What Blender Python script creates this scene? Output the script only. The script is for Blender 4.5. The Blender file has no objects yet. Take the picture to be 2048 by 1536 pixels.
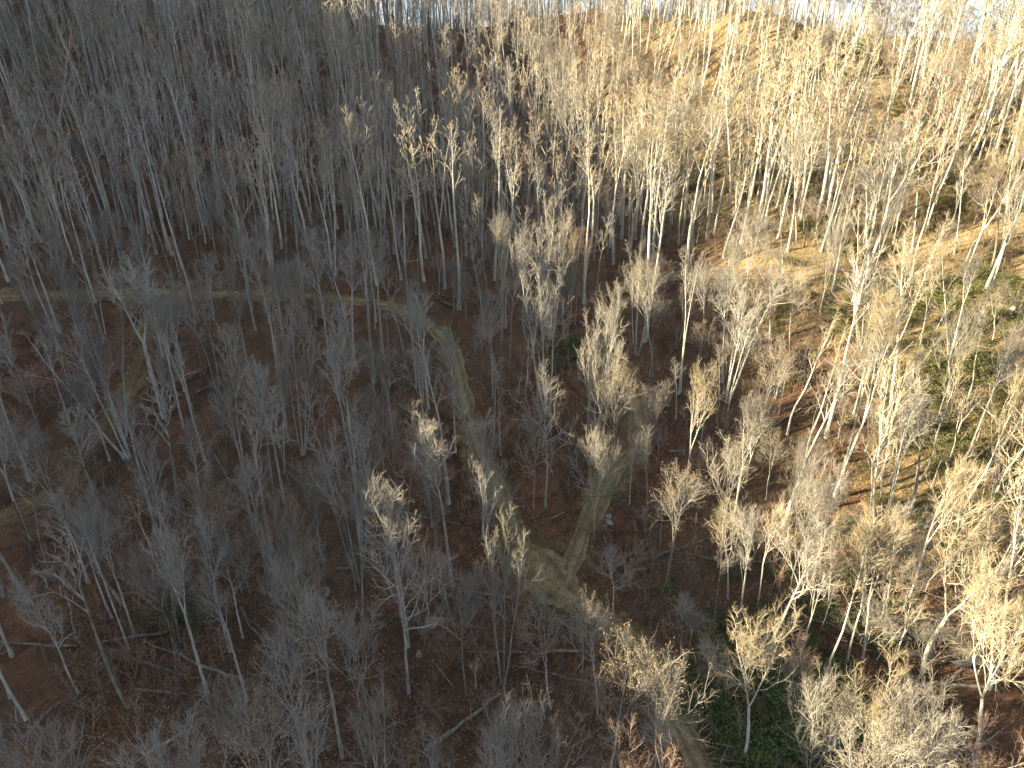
import bpy, bmesh, math, random
import numpy as np
from mathutils import Vector, Quaternion, Matrix

# ------------------------------------------------------------------ camera, sky, sun, exposure
scene = bpy.context.scene
PITCH = math.radians(27.6); CP, SP = math.cos(PITCH), math.sin(PITCH)
F = 1365.0                      # focal length in pixels of the 2048 wide photograph
CAMZ = 58.0
cam = bpy.data.cameras.new('camera'); cam.sensor_width = 36.0; cam.lens = 24.0
cam.clip_start = 0.5; cam.clip_end = 9000.0
camo = bpy.data.objects.new('camera', cam); scene.collection.objects.link(camo)
camo.location = (0, 0, CAMZ); camo.rotation_euler = (math.pi/2 - PITCH, 0, 0)
scene.camera = camo

SUN_AZ, SUN_EL = math.radians(100), math.radians(18.5)      # azimuth left of the view direction
SH = np.array([-math.sin(SUN_AZ), math.cos(SUN_AZ)])        # horizontal direction to the sun
PE = np.array([-SH[1], SH[0]])
world = bpy.data.worlds.new('World'); scene.world = world; world.use_nodes = True
wn, wl = world.node_tree.nodes, world.node_tree.links
bg = wn['Background']
sky = wn.new('ShaderNodeTexSky'); sky.sky_type = 'NISHITA'; sky.sun_disc = False
sky.sun_elevation = SUN_EL; sky.sun_rotation = math.atan2(SH[0], SH[1])
sky.altitude = 900; sky.air_density = 1.0; sky.dust_density = 0.2; sky.ozone_density = 1.2
tcw = wn.new('ShaderNodeTexCoord'); mpw = wn.new('ShaderNodeMapping'); mpw.inputs['Scale'].default_value = (5, 5, 15)
wl.new(tcw.outputs['Generated'], mpw.inputs['Vector'])
nzw = wn.new('ShaderNodeTexNoise'); nzw.inputs['Scale'].default_value = 1.6; nzw.inputs['Detail'].default_value = 6
wl.new(mpw.outputs['Vector'], nzw.inputs['Vector'])
rpw = wn.new('ShaderNodeValToRGB'); rpw.color_ramp.elements[0].position = .46; rpw.color_ramp.elements[1].position = .62
wl.new(nzw.outputs['Fac'], rpw.inputs['Fac'])
mxw = wn.new('ShaderNodeMix'); mxw.data_type = 'RGBA'
wl.new(rpw.outputs['Color'], mxw.inputs['Factor']); mxs = wn.new('ShaderNodeMix'); mxs.data_type = 'RGBA'; mxs.inputs['Factor'].default_value = .82
wl.new(sky.outputs['Color'], mxs.inputs[6]); mxs.inputs[7].default_value = (1.2, 1.75, 2.5, 1); wl.new(mxs.outputs[2], mxw.inputs[6])
mxw.inputs[7].default_value = (4.3, 4.0, 3.6, 1)
wl.new(mxw.outputs[2], bg.inputs['Color'])
bg.inputs['Strength'].default_value = 0.066

sun = bpy.data.lights.new('sun', 'SUN'); sun.energy = 5.0; sun.angle = math.radians(0.55); sun.color = (1.0, .83, .52)
suno = bpy.data.objects.new('sun', sun); scene.collection.objects.link(suno)
SV = Vector((SH[0]*math.cos(SUN_EL), SH[1]*math.cos(SUN_EL), math.sin(SUN_EL)))
suno.rotation_euler = SV.to_track_quat('Z', 'Y').to_euler(); suno.location = (-60, -40, 120)
vs = scene.view_settings; vs.view_transform = 'Standard'; vs.look = 'None'; vs.gamma = 1; vs.use_curve_mapping = False
vs.exposure = 2.42

RNG = np.random.default_rng(11); random.seed(5)
COL = scene.collection

# ------------------------------------------------------------------ picture <-> place
def ray(u, v):
    x = (u-1024)/F; y = -(v-768)/F
    return np.array([x, CP + y*SP, y*CP - SP])
def at(u, v, Y):
    r = ray(u, v); return r*(Y/r[1]) + np.array([0, 0, CAMZ])
def proj(p):
    q = np.asarray(p, float) - np.array([0, 0, CAMZ])
    dep = q[1]*CP - q[2]*SP; up = q[1]*SP + q[2]*CP
    return 1024 + F*q[0]/dep, 768 - F*up/dep, dep

# ------------------------------------------------------------------ terrain height
def hash2(ix, iy, s):
    h = (ix.astype(np.int64)*374761393 + iy.astype(np.int64)*668265263 + s*974634777) & 0xffffffff
    h = ((h ^ (h >> 13))*1274126177) & 0xffffffff
    return ((h ^ (h >> 16)) & 0xffff)/65535.0
def vnoise(x, y, s=0):
    ix, iy = np.floor(x), np.floor(y); fx, fy = x-ix, y-iy
    fx = fx*fx*(3-2*fx); fy = fy*fy*(3-2*fy)
    a, b = hash2(ix, iy, s), hash2(ix+1, iy, s); c, d = hash2(ix, iy+1, s), hash2(ix+1, iy+1, s)
    return (a*(1-fx)+b*fx)*(1-fy) + (c*(1-fx)+d*fx)*fy - .5
GP = [(1100,1500,33),(1100,1390,38),(815,1390,38),(420,1405,38),(1110,1150,50),(1085,1060,55),(550,989,62),(1100,740,77),
 (1100,580,100),(1099,417,135),(116,410,133),(273,246,155),(1040,275,172),(900,62,240),(300,35,230),(0,75,200),(1250,32,218),
 (1500,12,176),(1700,105,158),(190,590,97),(640,590,98),(1926,932,56),(1650,475,100),(1840,1340,38.5),(2000,650,72),(2010,450,98),(1330,545,106),
 (1750,530,98),(1900,190,142),(2040,200,135),(1300,275,158),(1600,270,140),(600,52,235),(20,1300,42),(0,1000,61),(0,760,78),
 (1500,1500,33),(1500,900,61),(1500,700,77)]
PTS = [tuple(at(*g)) for g in GP]
for x, y, z in [(53,235,-32),(32,290,-36),(-20,310,-42),(-108,310,-25),(86,205,-48),(120,180,-44),(150,132,-32),(130,90,-28),(110,60,-36),
          (80,30,-50),(60,0,-58),(0,0,-58),(-60,0,-57),(-105,60,-47),(-110,100,-38),(-150,140,-26),(0,-80,-66),(-120,-80,-55),(100,-80,-62),
          (200,200,-60),(200,60,-40),(150,280,-75)]:
    PTS.append((x, y, z+CAMZ + 3 + .04*max(y, 0)))
PTS = np.array(PTS)
def tps_fit(P):
    n = len(P); X = P[:, :2]; k = lambda r2: .5*r2*np.log(r2+1e-9)
    A = np.zeros((n+3, n+3)); A[:n, :n] = k(((X[:, None]-X[None])**2).sum(2)) + np.eye(n)*60
    A[:n, n] = 1; A[:n, n+1:] = X; A[n:, :n] = A[:n, n:].T
    w = np.linalg.solve(A, np.r_[P[:, 2], 0, 0, 0])
    def f(x, y):
        x, y = np.atleast_1d(x).astype(float), np.atleast_1d(y).astype(float)
        o = w[n] + x*w[n+1] + y*w[n+2]
        for i in range(n): o = o + w[i]*k((x-X[i, 0])**2 + (y-X[i, 1])**2)
        return o
    return f
TPS = tps_fit(PTS)
def sstep(a, b, x):
    t = np.clip((x-a)/(b-a), 0, 1); return t*t*(3-2*t)
def base_z(x, y):
    x, y = np.atleast_1d(x).astype(float), np.atleast_1d(y).astype(float)
    cx, cy = np.clip(x, -260, 260), np.clip(y, -140, 360)
    near = TPS(cx, cy)
    near = np.clip(near, -40, 90)
    # far country: a valley, then long wooded ridges
    rid = 104*np.exp(-((y - 640 - .12*x + 60*vnoise(x/260, y/260, 5))/130)**2)*(1 + .12*vnoise(x/170, y/400, 8))
    rid2 = 112*np.exp(-((y - 1150 + .1*x)/240)**2)*(1+.4*vnoise(x/300, y/500, 9))
    far = CAMZ - 112 + np.maximum(rid, rid2) + 14*vnoise(x/120, y/120, 6)
    far = far - 260*sstep(1300, 2600, np.sqrt(x*x+y*y))
    d = np.sqrt((x*.9)**2 + (y-90)**2)
    w = sstep(235, 390, d); z = near*(1-w) + far*w
    # the long ridge to the left of the view, behind which the low sun stands
    al = x*SH[0] + y*SH[1]; q = (x*PE[0] + y*PE[1])/100.0
    qq = np.clip(q, -4.2, 3.0)
    crest = CAMZ - 32.5 - 16.46*qq + 2.8*np.minimum(qq, 1.5)**2 + .3346*260 + 24*sstep(2.10, 2.6, -qq) + 4.5*sstep(.5, .75, -qq)*(1-sstep(1.1, 1.5, -qq)) - 2.8*(1-sstep(.40, .62, -qq)) + 3.0*vnoise(q*9, q*0, 12) + 1.5*vnoise(q*31, q*0, 13)
    rl = crest - .68*np.abs(al-260)
    out = np.exp(-np.maximum(np.abs(q+.5)-3.2, 0)**2)
    rl = rl*out + (CAMZ-130)*(1-out)
    m = np.maximum(z, rl); hd = np.abs(z-rl); z = m + .25*np.maximum(6-hd, 0)**2/6*0.5
    return z
def rough(x, y):
    return 1.3*vnoise(x/9, y/9, 1) + .8*vnoise(x/3.7, y/3.7, 2) + .3*vnoise(x/1.6, y/1.6, 3)
def hit(u, v, f=None):
    f = f or base_z; r = ray(u, v)
    Y = np.concatenate([np.arange(18, 130, .2), np.arange(130, 420, .5)])
    t = Y/r[1]; dz = (CAMZ + r[2]*t) - f(r[0]*t, Y)
    i = int(np.argmax(dz < 0)) if (dz < 0).any() else len(Y)-1
    return np.array([r[0]*t[i], Y[i], CAMZ + r[2]*t[i]])

# old logging tracks, grown over with grass
TRACKS = {
 'junction': ([(1440,1600),(1365,1450),(1265,1285),(1165,1215),(1100,1165),(1050,1090),(1000,985),(955,890),(925,790),(908,715),(870,655),(800,618),(720,600),(640,592),(520,588),(380,585),(200,585),(60,590),(-120,600)], 1.0),
 'rising':   ([(1130,1175),(1152,1110),(1178,1040),(1205,985),(1245,925),(1275,880),(1270,800),(1240,745),(1212,700),(1222,640),(1245,590)], 1.0),
 'contour':  ([(1235,585),(1290,556),(1370,548),(1480,548),(1600,546),(1750,530),(1880,492),(2010,455),(2140,415)], 1.9),
 'clearing': ([(1040,1085),(1075,1125),(1105,1160),(1135,1195),(1150,1225)], 2.3),
 'side':     ([(-80,1060),(40,1030),(140,955),(200,860),(260,770),(290,690),(300,640),(330,600)], .7),
 'bench':    ([(820,372),(960,352),(1060,362),(1180,380),(1290,372)], .9)}
def smooth_line(pts, step=1.0):
    P = np.array(pts); n = len(P); out = []
    for i in range(n-1):
        p0, p1, p2, p3 = P[max(i-1, 0)], P[i], P[i+1], P[min(i+2, n-1)]
        m = max(2, int(np.linalg.norm(p2-p1)/step))
        for t in np.arange(m)/m:
            out.append(.5*((2*p1)+(-p0+p2)*t+(2*p0-5*p1+4*p2-p3)*t*t+(-p0+3*p1-3*p2+p3)*t**3))
    out.append(P[-1]); return np.array(out)
LINES = {}
for k, (px, hw) in TRACKS.items():
    LINES[k] = (smooth_line([hit(*p)[:2] for p in px]), hw)
def track_d(x, y):
    best = np.full(np.shape(x), 1e9)
    for L, hw in LINES.values():
        for i in range(0, len(L)-1, 2):
            a, b = L[i], L[min(i+2, len(L)-1)]; ab = b-a; l2 = ab@ab + 1e-9
            t = np.clip(((x-a[0])*ab[0] + (y-a[1])*ab[1])/l2, 0, 1)
            best = np.minimum(best, np.sqrt((x-a[0]-t*ab[0])**2 + (y-a[1]-t*ab[1])**2) - hw)
    return best
def raw_z(x, y, td=None):
    x, y = np.atleast_1d(x).astype(float), np.atleast_1d(y).astype(float)
    if td is None: td = track_d(x, y)
    return base_z(x, y) + rough(x, y)*(.12 + .88*sstep(-.5, 3, td))
def ground_z(x, y):
    x, y = np.atleast_1d(x).astype(float), np.atleast_1d(y).astype(float)
    td = track_d(x, y)
    return raw_z(x, y, td) - .45*(1-sstep(-.6, 1.2, td))

# ------------------------------------------------------------------ materials
def mat(name, rough_=.9):
    m = bpy.data.materials.new(name); m.use_nodes = True
    b = m.node_tree.nodes['Principled BSDF']; b.inputs['Roughness'].default_value = rough_
    b.inputs['Specular IOR Level'].default_value = .25
    return m, m.node_tree.nodes, m.node_tree.links, b
def ramp(n, stops):
    r = n.new('ShaderNodeValToRGB'); e = r.color_ramp.elements
    while len(e) < len(stops): e.new(.5)
    for i, (p, c) in enumerate(stops): e[i].position = p; e[i].color = (*c, 1)
    return r
def noise(n, l, scale, detail=4, vec=None, rough_=.55):
    t = n.new('ShaderNodeTexNoise'); t.inputs['Scale'].default_value = scale; t.inputs['Detail'].default_value = detail
    t.inputs['Roughness'].default_value = rough_
    if vec is not None: l.new(vec, t.inputs['Vector'])
    return t
def mixc(n, l, fac, a, b, mode='MIX'):
    m = n.new('ShaderNodeMix'); m.data_type = 'RGBA'; m.blend_type = mode
    for s, val in ((m.inputs['Factor'], fac), (m.inputs[6], a), (m.inputs[7], b)):
        if hasattr(val, 'is_linked'): l.new(val, s)
        elif isinstance(val, tuple): s.default_value = (*val, 1)
        else: s.default_value = val
    return m.outputs[2]
def bark_mat(name, dark, mid, light, vary=.35, island=False):
    m, n, l, b = mat(name, .85)
    tc = n.new('ShaderNodeTexCoord'); mp = n.new('ShaderNodeMapping'); mp.inputs['Scale'].default_value = (2.2, 2.2, .7)
    l.new(tc.outputs['Object'], mp.inputs['Vector'])
    nz = noise(n, l, 1.3, 6, mp.outputs['Vector'], .65)
    r = ramp(n, [(.28, dark), (.48, mid), (.70, light)]); l.new(nz.outputs['Fac'], r.inputs['Fac'])
    rnd = n.new('ShaderNodeNewGeometry').outputs['Random Per Island'] if island else n.new('ShaderNodeObjectInfo').outputs['Random']
    r2 = ramp(n, [(0, (1-vary,)*3), (.5, (1-.35*vary, 1-.38*vary, 1-.45*vary)), (1, (1.0, 1.0, 1.0))]); l.new(rnd, r2.inputs['Fac'])
    c = mixc(n, l, 1.0, r.outputs['Color'], r2.outputs['Color'], 'MULTIPLY')
    l.new(c, b.inputs['Base Color'])
    bp = n.new('ShaderNodeBump'); bp.inputs['Strength'].default_value = .5; bp.inputs['Distance'].default_value = .05
    nz2 = noise(n, l, 9, 3, mp.outputs['Vector']); l.new(nz2.outputs['Fac'], bp.inputs['Height']); l.new(bp.outputs['Normal'], b.inputs['Normal'])
    return m
def twig_mat(name, a, c, island=False):
    m, n, l, b = mat(name, .8)
    rnd = n.new('ShaderNodeNewGeometry').outputs['Random Per Island'] if island else n.new('ShaderNodeObjectInfo').outputs['Random']
    r = ramp(n, [(0, a), (1, c)]); l.new(rnd, r.inputs['Fac']); l.new(r.outputs['Color'], b.inputs['Base Color'])
    return m
def leaf_mat(name, stops, trans=.25, rough_=.6):
    m, n, l, b = mat(name, rough_)
    rnd = n.new('ShaderNodeNewGeometry').outputs['Random Per Island']
    r = ramp(n, stops); l.new(rnd, r.inputs['Fac']); l.new(r.outputs['Color'], b.inputs['Base Color'])
    if trans:
        t = n.new('ShaderNodeBsdfTranslucent'); l.new(r.outputs['Color'], t.inputs['Color'])
        mx = n.new('ShaderNodeMixShader'); mx.inputs['Fac'].default_value = trans
        l.new(b.outputs['BSDF'], mx.inputs[1]); l.new(t.outputs['BSDF'], mx.inputs[2])
        l.new(mx.outputs['Shader'], n['Material Output'].inputs['Surface'])
    return m
M = {}
M['bark'] = bark_mat('bark', (.14, .142, .135), (.37, .38, .365), (.56, .57, .545), .5)
M['bark_dark'] = bark_mat('bark_dark', (.08, .075, .068), (.19, .18, .165), (.33, .33, .30))
M['bark_pale'] = bark_mat('bark_pale', (.30, .29, .27), (.52, .51, .47), (.68, .66, .60))  # pale copy of bark; sunlit brightness of right-hand trunks put into the colour
M['bark_far'] = bark_mat('bark_far', (.14, .135, .125), (.27, .265, .25), (.42, .41, .38), .45, True)
M['dead'] = bark_mat('dead_wood', (.05, .043, .036), (.16, .145, .125), (.34, .32, .29), .6)
M['limb'] = bark_mat('limb_bark', (.17, .165, .155), (.36, .355, .335), (.52, .515, .49))
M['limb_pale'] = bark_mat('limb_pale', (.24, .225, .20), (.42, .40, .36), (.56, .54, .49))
M['twig'] = twig_mat('twig_grey', (.17, .152, .132), (.31, .288, .258))
M['twig_red'] = twig_mat('twig_red', (.21, .135, .095), (.30, .205, .15))
M['twig_pale'] = twig_mat('twig_pale', (.27, .215, .135), (.40, .335, .225))  # golden copy of the grey twig; sunlit crowns put into the colour
M['twig_far'] = twig_mat('twig_far', (.15, .115, .09), (.31, .27, .22), True)
M['brush'] = twig_mat('brush_twig', (.13, .085, .06), (.29, .225, .17))
M['tan_leaf'] = leaf_mat('tan_leaf', [(0, (.30, .20, .11)), (.5, (.40, .30, .18)), (1, (.50, .41, .27))])
M['evergreen'] = leaf_mat('evergreen_leaf', [(0, (.04, .065, .022)), (.6, (.08, .115, .035)), (1, (.15, .175, .06))], .12, .5)
M['needle'] = leaf_mat('needle', [(0, (.09, .15, .03)), (1, (.20, .26, .06))], .2)
M['litter'] = leaf_mat('fallen_leaf', [(0, (.055, .033, .022)), (.4, (.13, .072, .043)), (.75, (.20, .12, .07)), (1, (.33, .24, .15))], 0)
M['grass'] = leaf_mat('grass_blade', [(0, (.10, .09, .035)), (.5, (.17, .15, .06)), (1, (.27, .22, .11))], .2)
M['dry'] = leaf_mat('dry_grass', [(0, (.22, .15, .07)), (1, (.38, .28, .15))], .2)

def ground_mat():
    m, n, l, b = mat('leaf_floor', .95)
    tc = n.new('ShaderNodeTexCoord'); V = tc.outputs['Object']
    n1 = noise(n, l, .045, 5, V); n2 = noise(n, l, .9, 8, V, .7); n3 = noise(n, l, 7.0, 4, V, .7)
    c1 = ramp(n, [(.30, (.035, .022, .016)), (.45, (.092, .048, .028)), (.60, (.135, .072, .041)), (.76, (.20, .135, .08))]); l.new(n2.outputs['Fac'], c1.inputs['Fac'])
    c2 = ramp(n, [(.28, (.30, .27, .25)), (.5, (1, 1, 1)), (.72, (1.7, 1.55, 1.4))]); l.new(n3.outputs['Fac'], c2.inputs['Fac'])
    c = mixc(n, l, 1.0, c1.outputs['Color'], c2.outputs['Color'], 'MULTIPLY')
    n6 = noise(n, l, .16, 5, V, .6); c6 = ramp(n, [(.35, (.5, .48, .47)), (.5, (1, 1, 1)), (.66, (1.35, 1.3, 1.2))]); l.new(n6.outputs['Fac'], c6.inputs['Fac'])
    c = mixc(n, l, 1.0, c, c6.outputs['Color'], 'MULTIPLY')
    f1 = ramp(n, [(.45, (0, 0, 0)), (.62, (1, 1, 1))]); l.new(n1.outputs['Fac'], f1.inputs['Fac'])
    half = n.new('ShaderNodeMath'); half.operation = 'MULTIPLY'; half.inputs[1].default_value = .5; l.new(f1.outputs['Color'], half.inputs[0])
    c = mixc(n, l, half.outputs['Value'], c, (.105, .085, .058))
    at_ = n.new('ShaderNodeAttribute'); at_.attribute_name = 'cover'
    sp = n.new('ShaderNodeSeparateColor'); l.new(at_.outputs['Color'], sp.inputs['Color'])
    n4 = noise(n, l, .6, 6, V, .7)
    def masked(ch, lo, hi):
        a = n.new('ShaderNodeMath'); a.operation = 'ADD'; l.new(ch, a.inputs[0]); l.new(n4.outputs['Fac'], a.inputs[1])
        r = ramp(n, [(lo, (0, 0, 0)), (hi, (1, 1, 1))]); l.new(a.outputs['Value'], r.inputs['Fac']); return r.outputs['Color']
    gr = ramp(n, [(.3, (.085, .075, .032)), (.6, (.15, .125, .055)), (.8, (.22, .175, .09))]); l.new(n2.outputs['Fac'], gr.inputs['Fac'])
    c = mixc(n, l, masked(sp.outputs['Red'], .80, 1.15), c, gr.outputs['Color'])
    ta = ramp(n, [(.3, (.17, .125, .062)), (.6, (.28, .22, .115)), (.8, (.40, .33, .19))]); l.new(n2.outputs['Fac'], ta.inputs['Fac'])
    c = mixc(n, l, masked(sp.outputs['Green'], .75, 1.2), c, ta.outputs['Color'])
    dk = masked(sp.outputs['Blue'], .80, 1.2)
    c = mixc(n, l, dk, c, (.15, .125, .10))
    l.new(c, b.inputs['Base Color'])
    bp = n.new('ShaderNodeBump'); bp.inputs['Strength'].default_value = .9; bp.inputs['Distance'].default_value = .25
    l.new(n3.outputs['Fac'], bp.inputs['Height']); l.new(bp.outputs['Normal'], b.inputs['Normal'])
    return m
M['ground'] = ground_mat()
def track_mat():
    m, n, l, b = mat('track_grass', .95)
    V = n.new('ShaderNodeTexCoord').outputs['Object']
    n2 = noise(n, l, .7, 8, V, .7); n3 = noise(n, l, 9.0, 4, V, .7)
    c1 = ramp(n, [(.30, (.10, .085, .052)), (.45, (.205, .178, .10)), (.6, (.285, .245, .145)), (.75, (.36, .30, .19))]); l.new(n2.outputs['Fac'], c1.inputs['Fac'])
    c2 = ramp(n, [(.25, (.55, .52, .5)), (.5, (1, 1, 1)), (.75, (1.4, 1.35, 1.2))]); l.new(n3.outputs['Fac'], c2.inputs['Fac'])
    c = mixc(n, l, 1.0, c1.outputs['Color'], c2.outputs['Color'], 'MULTIPLY')
    at_ = n.new('ShaderNodeAttribute'); at_.attribute_name = 'rut'
    n5 = noise(n, l, .28, 6, V, .65); r5 = ramp(n, [(.50, (0, 0, 0)), (.66, (.7, .7, .7))]); l.new(n5.outputs['Fac'], r5.inputs['Fac'])
    c = mixc(n, l, r5.outputs['Color'], c, (.14, .085, .05))
    n4 = noise(n, l, .5, 4, V)
    a = n.new('ShaderNodeMath'); a.operation = 'MULTIPLY'; l.new(at_.outputs['Fac'], a.inputs[0]); l.new(n4.outputs['Fac'], a.inputs[1])
    c = mixc(n, l, a.outputs['Value'], c, (.13, .085, .05)); l.new(c, b.inputs['Base Color'])
    bp = n.new('ShaderNodeBump'); bp.inputs['Strength'].default_value = .8; bp.inputs['Distance'].default_value = .15
    l.new(n3.outputs['Fac'], bp.inputs['Height']); l.new(bp.outputs['Normal'], b.inputs['Normal'])
    return m
M['track'] = track_mat()
def rock_mat():
    m, n, l, b = mat('rock', .9)
    V = n.new('ShaderNodeTexCoord').outputs['Object']; nz = noise(n, l, 2.5, 8, V, .7)
    r = ramp(n, [(.3, (.09, .095, .08)), (.5, (.20, .21, .185)), (.7, (.36, .36, .32))]); l.new(nz.outputs['Fac'], r.inputs['Fac'])
    l.new(r.outputs['Color'], b.inputs['Base Color'])
    bp = n.new('ShaderNodeBump'); bp.inputs['Strength'].default_value = .6; bp.inputs['Distance'].default_value = .1
    l.new(nz.outputs['Fac'], bp.inputs['Height']); l.new(bp.outputs['Normal'], b.inputs['Normal'])
    return m
M['rock'] = rock_mat()

# ------------------------------------------------------------------ mesh helpers
def quad_mesh(name, V, Q, mats, mi=None, smooth=True):
    me = bpy.data.meshes.new(name); V = np.asarray(V, np.float32); Q = np.asarray(Q, np.int32)
    me.vertices.add(len(V)); me.vertices.foreach_set('co', V.ravel())
    me.loops.add(len(Q)*4); me.loops.foreach_set('vertex_index', Q.ravel())
    me.polygons.add(len(Q)); me.polygons.foreach_set('loop_start', np.arange(len(Q), dtype=np.int32)*4)
    me.polygons.foreach_set('loop_total', np.full(len(Q), 4, np.int32))
    me.polygons.foreach_set('use_smooth', np.full(len(Q), smooth))
    for m in mats: me.materials.append(m)
    if mi is not None: me.polygons.foreach_set('material_index', np.asarray(mi, np.int32))
    me.update(calc_edges=True); return me
def obj(name, me, parent=None):
    o = bpy.data.objects.new(name, me); COL.objects.link(o)
    if parent is not None: o.parent = parent
    return o
def tag(o, label=None, cat=None, group=None, kind=None):
    if label: o['label'] = label
    if cat: o['category'] = cat
    if group: o['group'] = group
    if kind: o['kind'] = kind
    return o
def tubes(P, R, sides):
    """P (m,n,3), R (m,n): m tubes of n rings."""
    m, n, _ = P.shape
    T = np.zeros_like(P); T[:, 1:-1] = P[:, 2:]-P[:, :-2] if n > 2 else T[:, 1:-1]
    T[:, 0] = P[:, 1]-P[:, 0]; T[:, -1] = P[:, -1]-P[:, -2]
    T /= np.linalg.norm(T, axis=2, keepdims=True)+1e-9
    main = P[:, -1]-P[:, 0]; main = main/(np.linalg.norm(main, axis=1, keepdims=True)+1e-9)
    ref = np.where(np.abs(main[:, 2:3]) < .8, np.array([[0, 0, 1.]]), np.array([[1., 0, 0]]))[:, None, :]
    U = np.cross(T, np.broadcast_to(ref, T.shape)); U /= np.linalg.norm(U, axis=2, keepdims=True)+1e-9
    W = np.cross(T, U); a = np.arange(sides)*2*np.pi/sides
    V = P[:, :, None, :] + R[:, :, None, None]*(np.cos(a)[None, None, :, None]*U[:, :, None, :] + np.sin(a)[None, None, :, None]*W[:, :, None, :])
    V = V.reshape(-1, 3)
    i = np.arange(m)[:, None, None]*n*sides; j = np.arange(n-1)[None, :, None]*sides; k = np.arange(sides)[None, None, :]; k2 = (k+1) % sides
    Q = np.stack([i+j+k, i+j+k2, i+j+sides+k2, i+j+sides+k], -1).reshape(-1, 4)
    return V, Q
def joinq(parts):
    V, Q, MI, o = [], [], [], 0
    for v, q, mi in parts:
        V.append(v); Q.append(q+o); MI.append(np.full(len(q), mi)); o += len(v)
    return np.concatenate(V), np.concatenate(Q), np.concatenate(MI)
def nrm(a): return a/(np.linalg.norm(a, axis=-1, keepdims=True)+1e-9)
def grow(S, D, L, nseg, jit, trop, rng):
    P = [S]; D = nrm(D); p = S
    for i in range(nseg):
        D = nrm(D + jit*rng.normal(size=D.shape) + trop*np.array([0, 0, 1.]))
        p = p + D*(L/nseg)[:, None]; P.append(p)
    return np.stack(P, 1)
def spawn(P, cnt, t0, t1, ang, asd, rng, tpow=1.0):
    m, n, _ = P.shape; idx = np.repeat(np.arange(m), cnt)
    st = np.concatenate([(np.arange(c)+rng.random(c))/max(c, 1) for c in cnt]) if len(idx) else np.zeros(0)
    t = t0 + (t1-t0)*st**tpow
    s = np.clip(t*(n-1), 0, n-1.001); i = s.astype(int); f = (s-i)[:, None]
    A, B = P[idx, i], P[idx, i+1]; pos = A*(1-f)+B*f; tan = nrm(B-A)
    h = nrm(np.cross(tan, nrm(rng.normal(size=tan.shape)))); a = (ang + asd*rng.normal(size=len(idx)))[:, None]
    return idx, t, pos, nrm(np.cos(a)*tan + np.sin(a)*h)
def leaf_quads(C, size, rng, aspect=.6):
    n = len(C); U = nrm(rng.normal(size=(n, 3))); W = nrm(np.cross(U, rng.normal(size=(n, 3))))
    s = (size*(.6+.8*rng.random(n)))[:, None]; U = U*s; W = W*s*aspect
    V = np.stack([C-U, C-W, C+U, C+W], 1).reshape(-1, 3)
    return V, np.arange(n*4).reshape(-1, 4)

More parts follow.
